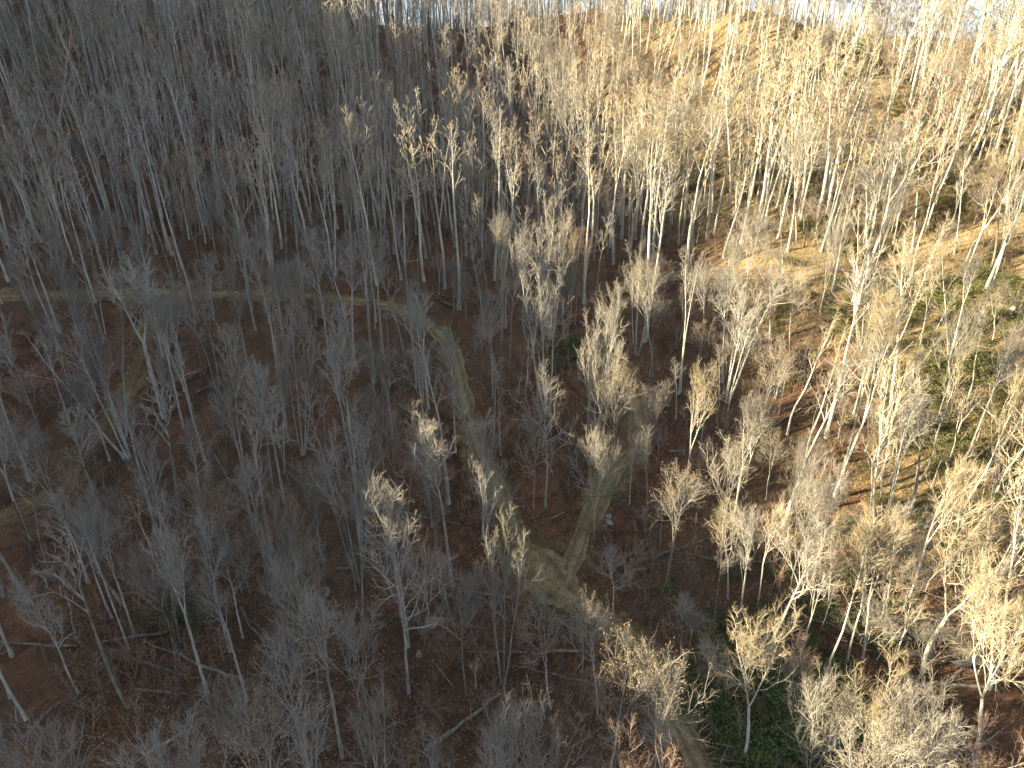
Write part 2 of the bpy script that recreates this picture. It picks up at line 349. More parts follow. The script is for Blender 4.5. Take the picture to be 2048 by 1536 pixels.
# ------------------------------------------------------------------ trees
H0 = 20.0
def make_tree(seed, stems=1, clear=.45, r0=.2, npr=16, ang=(38, 20), wid=.22, jit=.06, trop=.10, N=(6, 5, 4), fork=0, wob=.03, spread=.10,
              twr=.014, leaves=0, topcut=1.0, sec_ang=38, lim_jit=.10):
    rng = np.random.default_rng(seed)
    S, D, L, R0, clr = [], [], [], [], []
    tr_parts = []
    if fork:
        ff = clear*(.75+.2*rng.random()); P = grow(np.zeros((1, 3)), np.array([[0, 0, 1.]]), np.array([H0*ff]), 7, wob, .05, rng)
        R = np.linspace(1, .82, 8)[None]*r0; R[0, 0] *= 1.45; R[0, 1] *= 1.08
        tr_parts.append(tubes(P, R, 7)); tip = P[0, -1]
        a0 = rng.random()*6.28
        for k in range(fork):
            a = a0 + k*6.28/fork + rng.normal()*.3; sp = spread*(1.2+rng.random()*1.3)
            S.append(tip); D.append([math.cos(a)*sp, math.sin(a)*sp, 1]); L.append(H0*(1-ff)*(1-.22*rng.random())); R0.append(r0*.82*(.9-.18*rng.random())/math.sqrt(fork)*1.2); clr.append(.18)
    else:
        a0 = rng.random()*6.28
        for k in range(stems):
            a = a0 + k*6.28/stems + rng.normal()*.3; sp = 0 if stems == 1 else spread*(.6+rng.random())
            S.append([math.cos(a)*.25*(stems > 1), math.sin(a)*.25*(stems > 1), 0]); D.append([math.cos(a)*sp, math.sin(a)*sp, 1])
            L.append(H0*(1-.15*rng.random()*(k > 0))); R0.append(r0*(1 if k == 0 else .65+.3*rng.random())); clr.append(clear)
    S, D, L, R0, clr = map(np.array, (S, D, L, R0, clr)); S = S.astype(float)
    n = 13
    P = grow(S, D.astype(float), L*topcut, n-1, wob, .05 if not fork else .09, rng)
    tp = np.linspace(0, topcut, n)
    R = R0[:, None]*(1-.90*tp[None, :]**1.15)
    if not fork: R[:, 0] *= 1.5; R[:, 1] *= 1.06
    tr_parts.append(tubes(P, R, 7))
    parts = []
    if npr:
        cnt = np.array([max(2, int(npr/len(S)**.7)) for _ in S])
        t0 = clr.mean()
        idx, t, pos, d = spawn(P, cnt, t0, .97, math.radians(ang[0]), math.radians(7), rng)
        tt = (t-t0)/(1-t0)
        a = np.radians(ang[0]*(1-tt)+ang[1]*tt); tan = nrm(P[idx, -1]-P[idx, 0])
        side = nrm(d - tan*(d*tan).sum(1, keepdims=True)); d = np.cos(a)[:, None]*tan + np.sin(a)[:, None]*side
        L1 = H0*wid*(1.12-.72*tt)*(.6+.65*rng.random(len(t)))*1.6
        P1 = grow(pos, d, L1, 6, lim_jit, trop, rng)
        rp = R0[idx]*(1-.9*t**1.15)
        R1 = np.minimum(rp*.66, .020*L1+.018)[:, None]*(1-.82*np.linspace(0, 1, 7)[None])
        parts.append((*tubes(P1, R1, 4), 0))
        # leader tips also carry secondaries
        PP = P1; LL = L1
        i2, t2, p2, d2 = spawn(PP, np.full(len(PP), N[0]), .22, 1.0, math.radians(sec_ang), .16, rng, .9)
        L2 = LL[i2]*(.58-.30*t2)*(.6+.7*rng.random(len(t2)))
        P2 = grow(p2, d2, L2, 3, lim_jit*1.2, trop, rng); R2 = (.012*L2+.017)[:, None]*np.array([[1, .8, .6, .4]])
        parts.append((*tubes(P2, R2, 3), 0))
        i3, t3, p3, d3 = spawn(P2, np.full(len(P2), N[1]), .12, 1.0, math.radians(36), .2, rng, .9)
        L3 = (L2[i3]*(.62-.25*t3)*(.6+.7*rng.random(len(t3)))).clip(.3, 2.0)
        P3 = grow(p3, d3, L3, 2, .14, trop*1.2, rng); R3 = np.full((len(P3), 1), twr*1.5)*np.array([[1, .85, .55]])
        parts.append((*tubes(P3, R3, 3), 1))
        if N[2]:
            i4, t4, p4, d4 = spawn(P3, np.full(len(P3), N[2]), .1, 1.0, math.radians(38), .25, rng, .9)
            L4 = (.7*L3[i4]*(.5+.8*rng.random(len(t4)))).clip(.3, 1.2)
            P4 = grow(p4, d4, L4, 1, .1, trop, rng); R4 = np.full((len(P4), 1), twr*.62)*np.array([[1, .45]])
            parts.append((*tubes(P4, R4, 3), 1))
            tips = P4[:, 1]
        else: tips = P3[:, 2]
    TV, TQ, _ = joinq([(a, b, 0) for a, b in tr_parts])
    out = {'trunk': (TV, TQ)}; zmax = TV[:, 2].max()
    if parts:
        CV, CQ, CM = joinq(parts); zmax = max(zmax, np.percentile(CV[:, 2], 99.7)); out['crown'] = (CV, CQ, CM)
        if leaves:
            sel = tips[rng.choice(len(tips), min(leaves, len(tips)), False)]
            out['leaves'] = leaf_quads(sel + .12*rng.normal(size=sel.shape), .07, rng)
        c = CV[:, :2].mean(0); out['w'] = 2.1*np.percentile(np.linalg.norm(CV[:, :2]-c, axis=1), 88)
    else: out['w'] = 2.0
    s = H0/zmax
    for k in ('trunk', 'crown', 'leaves'):
        if k in out: out[k] = (out[k][0]*s, *out[k][1:])
    out['w'] *= s
    return out
PROTO = {}; WHOLE = {}
def add_proto(kind, bark, limb, twig, seeds, **kw):
    for sd in seeds:
        d = make_tree(sd, **kw)
        meshes = {'trunk': quad_mesh('trunk_'+kind, d['trunk'][0], d['trunk'][1], [M[bark]])}
        if 'crown' in d: meshes['crown'] = quad_mesh('crown_'+kind, d['crown'][0], d['crown'][1], [M[limb], M[twig]], d['crown'][2])
        if 'leaves' in d: meshes['leaves'] = quad_mesh('leaves_'+kind, d['leaves'][0], d['leaves'][1], [M['tan_leaf']], smooth=False)
        PROTO.setdefault(kind, []).append((meshes, d['w'], bark))
        ps = [(d['trunk'][0], d['trunk'][1], 0)]
        V_, Q_, MI_ = joinq(ps + ([(d['crown'][0], d['crown'][1], 1)] if 'crown' in d else []))
        if 'crown' in d: MI_[len(d['trunk'][1]):] = 1 + d['crown'][2]
        WHOLE.setdefault(kind, []).append(quad_mesh('whole_'+kind, V_, Q_, [M[bark], M[limb], M[twig]], MI_))
# A straight forest tree with ascending crown; P slender pole; O open crooked crown; B clump of stems; R fine reddish crown; G keeps tan leaves; S snag
add_proto('A', 'bark', 'limb', 'twig', [1, 2, 3], clear=.58, r0=.235, npr=14, wid=.17)
add_proto('A', 'bark_dark', 'limb', 'twig', [7], clear=.52, r0=.21, npr=18, wid=.20, wob=.05, ang=(46, 20))
add_proto('A', 'bark', 'limb', 'twig', [4, 5], clear=.62, r0=.25, npr=15, wid=.19, fork=2, spread=.12)
add_proto('A', 'bark_pale', 'limb_pale', 'twig_pale', [6], clear=.5, r0=.2, npr=17, wid=.20, fork=2, spread=.15)
add_proto('P', 'bark', 'limb', 'twig', [11, 12, 13], clear=.64, r0=.185, npr=9, wid=.13, N=(4, 4, 2), ang=(30, 16))
add_proto('P', 'bark_dark', 'limb', 'twig', [15, 16], clear=.58, r0=.16, npr=10, wid=.12, N=(4, 4, 2), ang=(34, 16), wob=.05)
add_proto('P', 'bark_pale', 'limb_pale', 'twig_pale', [14], clear=.5, r0=.14, npr=12, wid=.13, N=(4, 4, 2), ang=(40, 20), wob=.05)
add_proto('O', 'bark', 'limb', 'twig', [21, 22], clear=.42, r0=.27, npr=18, wid=.27, ang=(62, 24), wob=.07, lim_jit=.22, fork=0, sec_ang=48, N=(6, 5, 4))
add_proto('O', 'bark_pale', 'limb_pale', 'twig_pale', [23, 24], clear=.5, r0=.27, npr=22, wid=.24, ang=(58, 26), wob=.08, lim_jit=.24, fork=3, spread=.22, sec_ang=46)
add_proto('B', 'bark', 'limb', 'twig', [31, 32, 33], stems=4, clear=.42, r0=.17, npr=26, wid=.16, spread=.17, wob=.035, ang=(30, 18), N=(5, 4, 4))
add_proto('R', 'bark', 'limb', 'twig_red', [41, 42, 43], clear=.30, r0=.15, npr=20, wid=.24, ang=(42, 18), fork=3, spread=.2, N=(6, 5, 4), twr=.014)
add_proto('F', 'bark', 'limb', 'twig', [46, 47, 48], clear=.30, r0=.16, npr=20, wid=.24, ang=(42, 18), fork=3, spread=.2, N=(6, 5, 4), twr=.014)
add_proto('G', 'bark', 'limb', 'twig', [51, 52], clear=.48, r0=.19, npr=16, wid=.22, ang=(48, 22), wob=.05, fork=2, spread=.14, N=(6, 5, 3), leaves=1700)
add_proto('S', 'dead', 'dead', 'twig', [61, 62], clear=.6, r0=.15, npr=0, topcut=.7, wob=.04)
add_proto('S', 'dead', 'dead', 'twig', [63], clear=.4, r0=.17, npr=5, wid=.12, topcut=.85, wob=.06, ang=(65, 40), N=(2, 2, 0), lim_jit=.2)

add_proto('D', 'bark', 'limb', 'twig', [81, 82, 83], clear=.66, r0=.15, npr=7, wid=.10, N=(3, 3, 0), ang=(26, 14), twr=.022)
add_proto('D', 'bark_dark', 'limb', 'twig', [90, 91, 92], clear=.62, r0=.14, npr=8, wid=.09, N=(3, 3, 0), ang=(26, 14), twr=.02, wob=.05)
add_proto('D', 'bark', 'limb', 'twig_red', [84], clear=.50, r0=.14, npr=10, wid=.12, N=(4, 3, 0), ang=(30, 14), twr=.022)
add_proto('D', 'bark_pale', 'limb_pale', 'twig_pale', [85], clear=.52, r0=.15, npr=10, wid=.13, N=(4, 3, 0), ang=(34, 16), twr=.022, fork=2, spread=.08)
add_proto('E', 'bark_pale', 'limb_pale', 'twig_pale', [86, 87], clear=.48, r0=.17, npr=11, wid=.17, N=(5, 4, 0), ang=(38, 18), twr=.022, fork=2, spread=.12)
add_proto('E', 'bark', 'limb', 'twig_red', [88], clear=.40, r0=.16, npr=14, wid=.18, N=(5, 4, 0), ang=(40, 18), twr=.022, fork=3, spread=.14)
add_proto('W', 'bark_pale', 'limb_pale', 'twig_pale', [93, 94], clear=.54, r0=.18, npr=9, wid=.15, N=(4, 4, 0), ang=(34, 16), twr=.022, fork=2, spread=.10)  # pale-only trees for the right side, sunlight painted into their bark
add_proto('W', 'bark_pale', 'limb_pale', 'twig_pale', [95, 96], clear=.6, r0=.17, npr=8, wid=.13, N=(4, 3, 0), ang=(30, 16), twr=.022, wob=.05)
# traced trees: (left, top, entries) in coordinates of enlarged views (2.926 x): base, top, kind, crown width
Z = 2.9257
TRACE = [
 (0, 0, """800 725 640 10 P 90;895 905 700 60 P 80;340 1200 130 540 A 170;440 780 215 140 A 150;300 640 95 40 A 190;1215 600 1065 10 P 120;
 1285 1040 1145 260 P 100;615 690 470 170 P 120;580 640 420 0 P 90;1600 590 1500 170 A 170;1412 760 1370 385 A 100;1690 1050 1645 600 P 90;1100 720 1035 440 P 60;
 1040 430 975 110 P 70;960 400 895 90 P 60;1030 1110 948 705 S 20;135 1390 0 800 P 110;235 1510 160 1240 S 20;312 1495 262 1300 S 20;740 1330 605 700 A 190;
 600 1260 440 770 A 160;1432 1270 1375 930 B 130;1180 1460 1060 1060 R 200;1290 1400 1240 1030 F 160;650 1700 560 1230 F 260;1740 1450 1660 1170 O 190;
 2040 1350 2010 940 F 150;445 1005 330 680 P 90;1885 770 1855 480 P 60;1990 650 1970 380 P 60;150 880 20 420 P 120;1560 560 1480 150 P 90;1270 560 1180 200 P 80"""),
 (680, 0, """115 650 30 150 P 90;400 960 305 300 P 90;265 850 240 420 P 90;495 690 440 90 P 110;1015 800 1005 330 P 70;978 800 950 400 F 170;738 790 715 420 P 110;
 650 760 645 250 P 90;1225 1250 1190 620 G 150;1190 1250 1085 760 F 150;1642 1160 1615 960 S 30;1790 1470 1690 690 G 180;1170 660 1140 195 G 160;1270 860 1235 315 G 180;1325 880 1340 230 G 130;
 1405 1000 1390 475 O 85;1592 930 1590 360 G 170;1690 650 1640 20 A 220;1770 770 1790 330 A 160;1862 880 1845 400 A 150;1920 1260 1930 740 A 190;1612 1515 1590 1150 A 175;
 1395 1600 1372 1270 R 150;1215 1450 1225 1050 O 200;1465 1475 1460 850 P 90;1372 1270 1305 500 P 110;945 1395 990 770 P 100;1047 1312 1010 920 P 80;65 1515 45 1030 A 160;
 1500 900 1500 560 P 80;860 1060 840 640 P 90;330 700 310 330 P 80"""),
 (1348, 0, """890 1390 1000 640 A 120;1040 935 1045 370 O 190;455 890 390 320 O 150;430 1010 420 600 P 90;545 690 565 240 A 170;880 560 865 190 O 120;780 640 835 120 A 150;
 1545 790 1680 140 A 130;1780 660 1890 180 A 160;1510 720 1600 290 A 130;1250 740 1270 400 O 150;1085 640 1195 90 A 140;1760 1300 1885 800 P 110;1650 1230 1690 860 A 150;
 1370 1260 1425 900 P 80;1390 1480 1600 760 P 130;1280 1430 1280 920 P 90;955 1500 975 1200 F 130;718 1425 740 760 A 130;680 1330 705 1090 P 60;225 1230 230 640 A 150;
 520 1600 500 1180 F 240;80 1500 130 1110 A 160;370 1570 382 1330 F 130;1920 1515 2030 620 A 160;660 770 675 560 P 60;300 870 310 400 P 90;100 900 120 350 A 150;1860 900 1960 480 A 140;1150 1240 1240 960 P 70"""),
 (0, 500, """1070 660 950 240 P 130;1192 725 1070 290 P 90;740 1190 140 390 B 380;722 1085 500 280 B 300;960 970 690 20 A 330;1050 1515 900 560 P 130;1450 1390 1300 410 A 190;
 1605 1440 1520 640 A 170;1665 1305 1640 600 A 150;1775 1205 1720 290 B 260;880 1355 680 790 O 170;1190 1515 1105 950 O 150;1340 1400 1265 1030 S 20;1245 1505 1170 1240 S 30;
 150 985 0 560 P 110;60 1065 -60 720 P 110;370 1570 100 1000 F 300;1250 400 1210 20 A 230;1900 1125 1890 720 P 90;1800 1570 1780 1180 F 220;620 1700 560 1340 F 270;
 190 365 80 50 A 130;1610 1700 1600 1410 R 200;1360 1110 1300 800 P 90;640 1220 470 760 A 170;560 1180 380 700 A 150;1640 560 1610 60 F 190;1750 480 1740 30 F 190"""),
 (680, 500, """520 965 460 235 A 210;305 1115 250 545 A 200;780 1285 695 735 A 120;678 1195 590 440 A 130;150 1310 100 890 F 240;555 1530 530 1115 R 230;1200 1505 1185 680 O 360;
 1132 1515 1070 940 O 210;1215 940 1190 80 B 370;1020 915 1040 555 S 40;1510 1065 1580 165 A 160;1490 965 1530 290 P 100;1832 765 1800 55 G 140;1590 1435 1665 635 G 190;
 1540 1515 1530 1015 F 180;1802 1515 1790 1020 A 120;1692 1485 1700 1150 P 80;1980 865 2035 0 P 120;460 245 445 -30 P 80;860 1620 870 1225 F 270;1460 995 1460 540 P 90;
 0 870 100 290 A 260;225 960 130 520 A 190;905 1120 890 620 P 110;1340 700 1340 330 P 80;870 760 880 330 A 120;790 780 780 480 P 80;940 1200 930 830 P 80"""),
 (1348, 500, """280 785 360 90 A 160;155 640 195 70 A 140;35 855 100 -20 P 100;560 560 575 -60 O 340;668 685 740 110 A 120;465 1175 610 510 G 190;1005 1235 1180 420 A 170;
 1082 615 1085 40 B 220;1222 612 1400 -60 A 170;1432 592 1550 -40 A 150;1612 852 1765 -20 P 150;1622 602 1765 -10 A 130;1692 1268 2035 380 A 170;1762 1142 1995 480 A 150;
 1605 1242 1755 720 P 70;1862 535 1945 110 O 160;435 1610 380 1115 G 260;620 1530 800 1125 F 200;790 1570 840 1300 F 150;960 1570 985 1235 F 200;1150 1570 1110 1055 A 200;
 1235 1570 1400 640 B 280;1395 1530 1545 850 A 220;290 1105 335 750 S 20;770 875 795 650 S 20;1960 880 2080 420 P 120;90 1180 100 900 P 80;1260 640 1330 180 P 110;1500 560 1560 200 P 80;
 1720 860 1860 260 P 120;1900 1000 2090 560 A 150"""),
 (0, 1016, """785 738 570 -30 A 170;755 828 540 0 A 150;525 455 310 -90 A 280;650 628 400 -20 A 160;335 712 110 15 S 60;470 1105 60 400 O 290;1225 1112 940 20 A 240;
 1350 842 1150 15 A 190;1422 758 1330 70 O 220;1415 488 1360 200 P 90;1078 965 850 125 A 170;1065 1132 890 620 S 40;1712 945 1600 -10 B 220;1925 1510 1620 650 O 320;
 2005 1485 1880 425 A 270;1885 1132 1720 265 A 190;52 1102 -60 750 P 110;965 1640 880 1235 F 300;1455 1720 1430 1070 G 470;110 1760 40 1265 F 280;1245 255 1195 -40 P 90;
 752 372 690 60 P 90;1080 335 1040 -30 P 90;1120 1640 1090 1270 O 170;1880 1620 1790 1050 O 260;1450 1300 1330 1020 F 190;300 1000 180 480 P 70"""),
 (680, 1016, """405 1098 320 20 O 490;952 1022 960 0 B 260;705 828 800 330 P 120;645 655 600 240 A 150;1235 1175 1120 530 G 330;1508 1205 1480 490 G 210;1605 645 1610 220 O 270;
 1720 1420 1650 800 G 320;1890 1500 1960 815 G 300;975 1520 980 1075 O 340;1130 1580 1180 1140 F 270;1760 1720 1750 1330 R 360;530 1500 490 1235 O 260;60 1560 115 950 B 220;
 1800 208 1810 -40 P 90;1872 225 1895 -50 P 80;630 860 600 560 P 60;185 880 185 640 S 20;1160 600 1110 520 S 20;1990 880 1980 560 A 190;560 300 520 -40 A 200;1420 950 1430 660 P 90"""),
 (1348, 1016, """480 603 640 -40 A 160;370 748 430 -50 A 220;392 543 420 220 P 90;225 705 290 160 P 110;312 548 60 -40 O 240;735 905 860 195 G 270;1010 908 1135 20 A 170;
 1100 895 1310 0 A 210;1225 783 1420 -40 A 210;1450 975 1740 -110 O 620;1570 925 1800 380 A 210;1740 1540 2060 480 O 420;1000 1520 1330 850 O 300;1090 1520 1265 1200 G 210;
 670 1475 620 540 O 220;890 605 990 0 A 120;1700 1720 1600 1060 F 470;1990 1640 1980 1250 R 330;80 885 100 590 A 130;270 1045 265 850 O 220;1180 900 1400 420 P 90;905 1285 980 980 F 150;1900 900 2060 560 A 220;
 1450 1640 1440 1180 F 200"""),
]
KINDNAME = {'A': ('bare_tree', 'tall grey bare trees'), 'P': ('slender_tree', 'slender bare trees'), 'O': ('crooked_tree', 'crooked wide-limbed bare trees'),
            'B': ('multi_stem_tree', 'many-stemmed bare trees'), 'R': ('twiggy_tree', 'reddish twiggy trees'), 'F': ('twiggy_tree', 'bushy-crowned bare trees'),
            'G': ('tan_leaved_tree', 'tan-leaved trees'), 'S': ('dead_snag', 'broken dead trunks')}
trees = []          # (base, top, kind, width)
for ox, oy, s in TRACE:
    for e in s.replace('\n', '').split(';'):
        xb, yb, xt, yt, k, w = e.split()
        ub, vb, ut, vt = ox+float(xb)/Z, oy+float(yb)/Z, ox+float(xt)/Z, oy+float(yt)/Z
        b = hit(ub, vb); b[2] = ground_z(b[0], b[1])[0]
        top = at(ut, vt, b[1]); hgt = top[2]-b[2]
        if (k in 'FRG' and hgt < 12) or (vb > 1490 and hgt < 16):
            want = 16.0 if vb > 1490 else 13.0 + 2*((int(xb)*7) % 10)/10
            r_ = ray(ut, vt); yy = np.arange(b[1], 16, -.25); tt_ = yy/r_[1]
            gh = CAMZ + r_[2]*tt_ - base_z(r_[0]*tt_, yy); i_ = int(np.argmax(gh > want)) if (gh > want).any() else len(yy)-1
            top = np.array([r_[0]*tt_[i_], yy[i_], CAMZ + r_[2]*tt_[i_]]); b = np.array([top[0] + .04*(b[0]-top[0]), yy[i_], 0]); b[2] = ground_z(b[0], b[1])[0]; hgt = top[2]-b[2]
        lean = np.clip((top[0]-b[0])/max(hgt, 1), -.16, .16)
        hgt = float(np.clip(hgt, 3, 31)); top = b + np.array([lean*hgt, 0, hgt])
        wm = float(w)/Z/F*(b[1]*CP - (b[2]+hgt*.7-CAMZ)*SP)
        trees.append((b, top, k, wm))
NTRACE = len(trees)
# more trees of the same stand between the traced ones
bases = [t[0] for t in trees]
def visible(b):
    u, v, d = proj(b); return -60 < u < 2110 and v < 1560
grid = {}
def near_ok(b, r):
    i, j = int(b[0]//4), int(b[1]//4)
    for a in (-1, 0, 1):
        for c in (-1, 0, 1):
            for t in grid.get((i+a, j+c), ()):
                if (t[0]-b[0])**2+(t[1]-b[1])**2 < r*r: return False
    return True
def grid_add(b): grid.setdefault((int(b[0]//4), int(b[1]//4)), []).append(b)
for t in bases: grid_add(t)
cand = []; tries = 0
while len(cand) < 3000 and tries < 120000:
    tries += 1
    y = 36 + 240*random.random()**.9; x = (random.random()*2-1)*(.72*y+16)
    b = np.array([x, y, base_z(x, y)[0]])
    if not visible(b): continue
    u, v, d = proj(b)
    if v < 30 and u > 1500 and y > 200: pass
    if v > 620 and u < 1250 and random.random() < .15: continue
    if v > 560 and 1250 < u < 1700 and random.random() < .6: continue
    if 1000 < u < 1240 and 1060 < v < 1480: continue
    if 860 < u < 960 and 680 < v < 1000 and random.random() < .7: continue
    if v > 500 and u >= 1700 and random.random() < .25: continue
    if 980 < u < 1330 and v > 540 and random.random() < .45: continue
    if abs(u-1712) < 40 and 165 < v < 360: continue
    if u > 1300 and 540 < v < 770 and y < 112 and random.random() < .75: continue
    if vnoise(np.array([x/15]), np.array([y/15]), 91)[0] < random.uniform(-.75, .05) - (.3 if u > 1150 else .15): continue
    if not near_ok(b, (1.65 if u < 1150 else 2.1) if y > 110 else 3.0): continue
    cand.append(b); grid_add(b)
cx = np.array(cand); tdc = track_d(cx[:, 0], cx[:, 1]); keep = tdc > 1.3
cx = cx[keep]; cx[:, 2] = ground_z(cx[:, 0], cx[:, 1])
deps = np.array([proj(b)[2] for b in cx]); order = np.argsort(deps); cx = cx[order]
NIND = 415 - NTRACE
for i, b in enumerate(cx[:max(NIND, 0)]):
    u, v, d = proj(b)
    k = random.choices('PAFRGBS', [.44, .32, .07, .04, .03 if u > 1000 else .01, .06, .04])[0]
    h = random.uniform(14, 23 if u > 1250 else 19.5) if k in 'PAB' else random.uniform(7, 14)
    trees.append((b, b+np.array([random.gauss(0, .4), random.gauss(0, .4), h]), k, h*(random.uniform(.14, .23) if k in 'PA' else random.uniform(.24, .36))))
far_pts = cx[max(NIND, 0):]

ORD = ['first', 'second', 'third', 'fourth', 'fifth', 'sixth', 'seventh', 'eighth', 'ninth', 'tenth', 'eleventh', 'twelfth', 'thirteenth', 'fourteenth', 'fifteenth',
       'sixteenth', 'seventeenth', 'eighteenth', 'nineteenth', 'twentieth'] + [t + '-' + o for t in ('twenty', 'thirty', 'forty', 'fifty') for o in ('first', 'second', 'third', 'fourth', 'fifth', 'sixth', 'seventh', 'eighth', 'ninth', 'tenth')]
def zone(b):
    u, v, d = proj(b)
    row = ('at the very top', 'on the upper slope', 'high on the slope', 'above the grassy track', 'near track level', 'in the middle hollow', 'on the lower slope', 'near the front', 'along the bottom edge')[sum(v > a for a in (120, 250, 380, 510, 640, 820, 1020, 1280))]
    col = ('at far left', 'at left', 'left of centre', 'at centre', 'right of centre', 'at right', 'at far right')[sum(u > a for a in (260, 560, 870, 1160, 1450, 1740))]
    return row, col
def label_all(items, single):
    """items: (object, base, plural phrase); each gets an ordinal inside its own kind and zone."""
    g = {}
    for o, b, ph in items: g.setdefault((ph, *zone(b)), []).append((proj(b)[0], o))
    for (ph, row, col), L in g.items():
        L.sort(key=lambda a: a[0])
        for i, (_, o) in enumerate(L):
            if len(L) == 1: o['label'] = 'lone %s %s %s' % (single(ph), row, col)
            elif i == len(L)-1: o['label'] = 'rightmost of the %s %s %s' % (ph, row, col)
            elif i == 0: o['label'] = 'leftmost of the %s %s %s' % (ph, row, col)
            else: o['label'] = '%s from left of the %s %s %s' % (ORD[i], ph, row, col)
def single(ph):
    return ph[:-2] if ph.endswith('hes') else (ph[:-1] if ph.endswith('s') else ph)
cnt = {}; items = []
for ti, (b, top, k, wm) in enumerate(trees):
    pr = PROTO[k]
    j = cnt.get(k, 0); cnt[k] = j+1
    u = proj(b)[0]
    if u > 1500 and b[0] > 20 and any(p[2] == 'bark_pale' for p in pr) and random.random() < .75: pr = [p for p in pr if p[2] == 'bark_pale']  # right-hand trees mostly take pale bark, so sunlight is added by colour
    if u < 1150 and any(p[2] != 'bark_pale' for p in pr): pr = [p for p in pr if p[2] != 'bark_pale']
    meshes, w0, _ = pr[(j*7 + int(abs(b[0])*13)) % len(pr)]
    v = Vector(top-b); h = v.length
    root = bpy.data.objects.new(KINDNAME[k][0], None); COL.objects.link(root)
    root.empty_display_size = .5
    root.location = Vector(b) - Vector((0, 0, .12))
    q = Vector((0, 0, 1)).rotation_difference(v.normalized()) @ Quaternion((0, 0, 1), random.random()*6.283)
    root.rotation_mode = 'QUATERNION'; root.rotation_quaternion = q
    sz = (h+.12)/H0; sx = float(np.clip(wm/w0, .62*sz, (1.6 if k in 'OG' else 1.3)*sz)) if k != 'S' else sz*1.1
    sx = max(sx, .32)
    root.scale = (sx, sx, sz)
    for part, me in meshes.items(): obj(part, me, root)
    tag(root, cat='tree', group=KINDNAME[k][1] + ' of the bare winter wood')
    if k == 'S': root['category'] = 'dead tree'
    items.append((root, b, KINDNAME[k][1]))
label_all(items, single)

# ------------------------------------------------------------------ the ground
def axis(segs):
    out = []
    for a, b, s in segs: out += list(np.arange(a, b, s))
    return np.array(out + [segs[-1][1]])
def geo(a, b, n): return a*(b/a)**(np.arange(1, n+1)/n)
xs = np.concatenate([-geo(112, 3600, 34)[::-1], np.arange(-112, 112.1, 1.15), geo(112, 3600, 34)])
ys = np.concatenate([20-geo(8, 1400, 26)[::-1], np.arange(20, 130, 1.15), np.arange(130, 262, 2.2), 262+geo(4, 4200, 44)])
GX, GY = np.meshgrid(xs, ys); gx, gy = GX.ravel(), GY.ravel(); td = track_d(gx, gy)
gz = raw_z(gx, gy, td) - .45*(1-sstep(-.6, 1.2, td))
nx, ny = len(xs), len(ys); ii = np.arange(nx*ny).reshape(ny, nx)
Q = np.stack([ii[:-1, :-1], ii[:-1, 1:], ii[1:, 1:], ii[1:, :-1]], -1).reshape(-1, 4)
gme = quad_mesh('ground', np.stack([gx, gy, gz], 1), Q, [M['ground']])
cov = np.zeros((nx*ny, 4), np.float32); cov[:, 3] = 1
right = sstep(18, 60, gx + .10*(gy-60))*sstep(35, 55, gy)
cov[:, 0] = np.clip(.55*(1-sstep(-.2, 1.5, td)) + .55*right*(vnoise(gx/11, gy/11, 22)+.45), 0, 1)
cov[:, 1] = np.clip(.65*(1-sstep(.2, 2.6, td))*(vnoise(gx/6, gy/6, 21)+.4) + .85*right*(vnoise(gx/17, gy/17, 23)+.5) + .38*right, 0, 1)
cov[:, 2] = np.clip(.5*sstep(95, 140, gy)*(vnoise(gx/23, gy/23, 24)+.35), 0, 1)
ca = gme.color_attributes.new('cover', 'FLOAT_COLOR', 'POINT'); ca.data.foreach_set('color', cov.ravel())
tag(obj('ground', gme), 'leaf covered forest floor of the whole hillside', kind='structure')

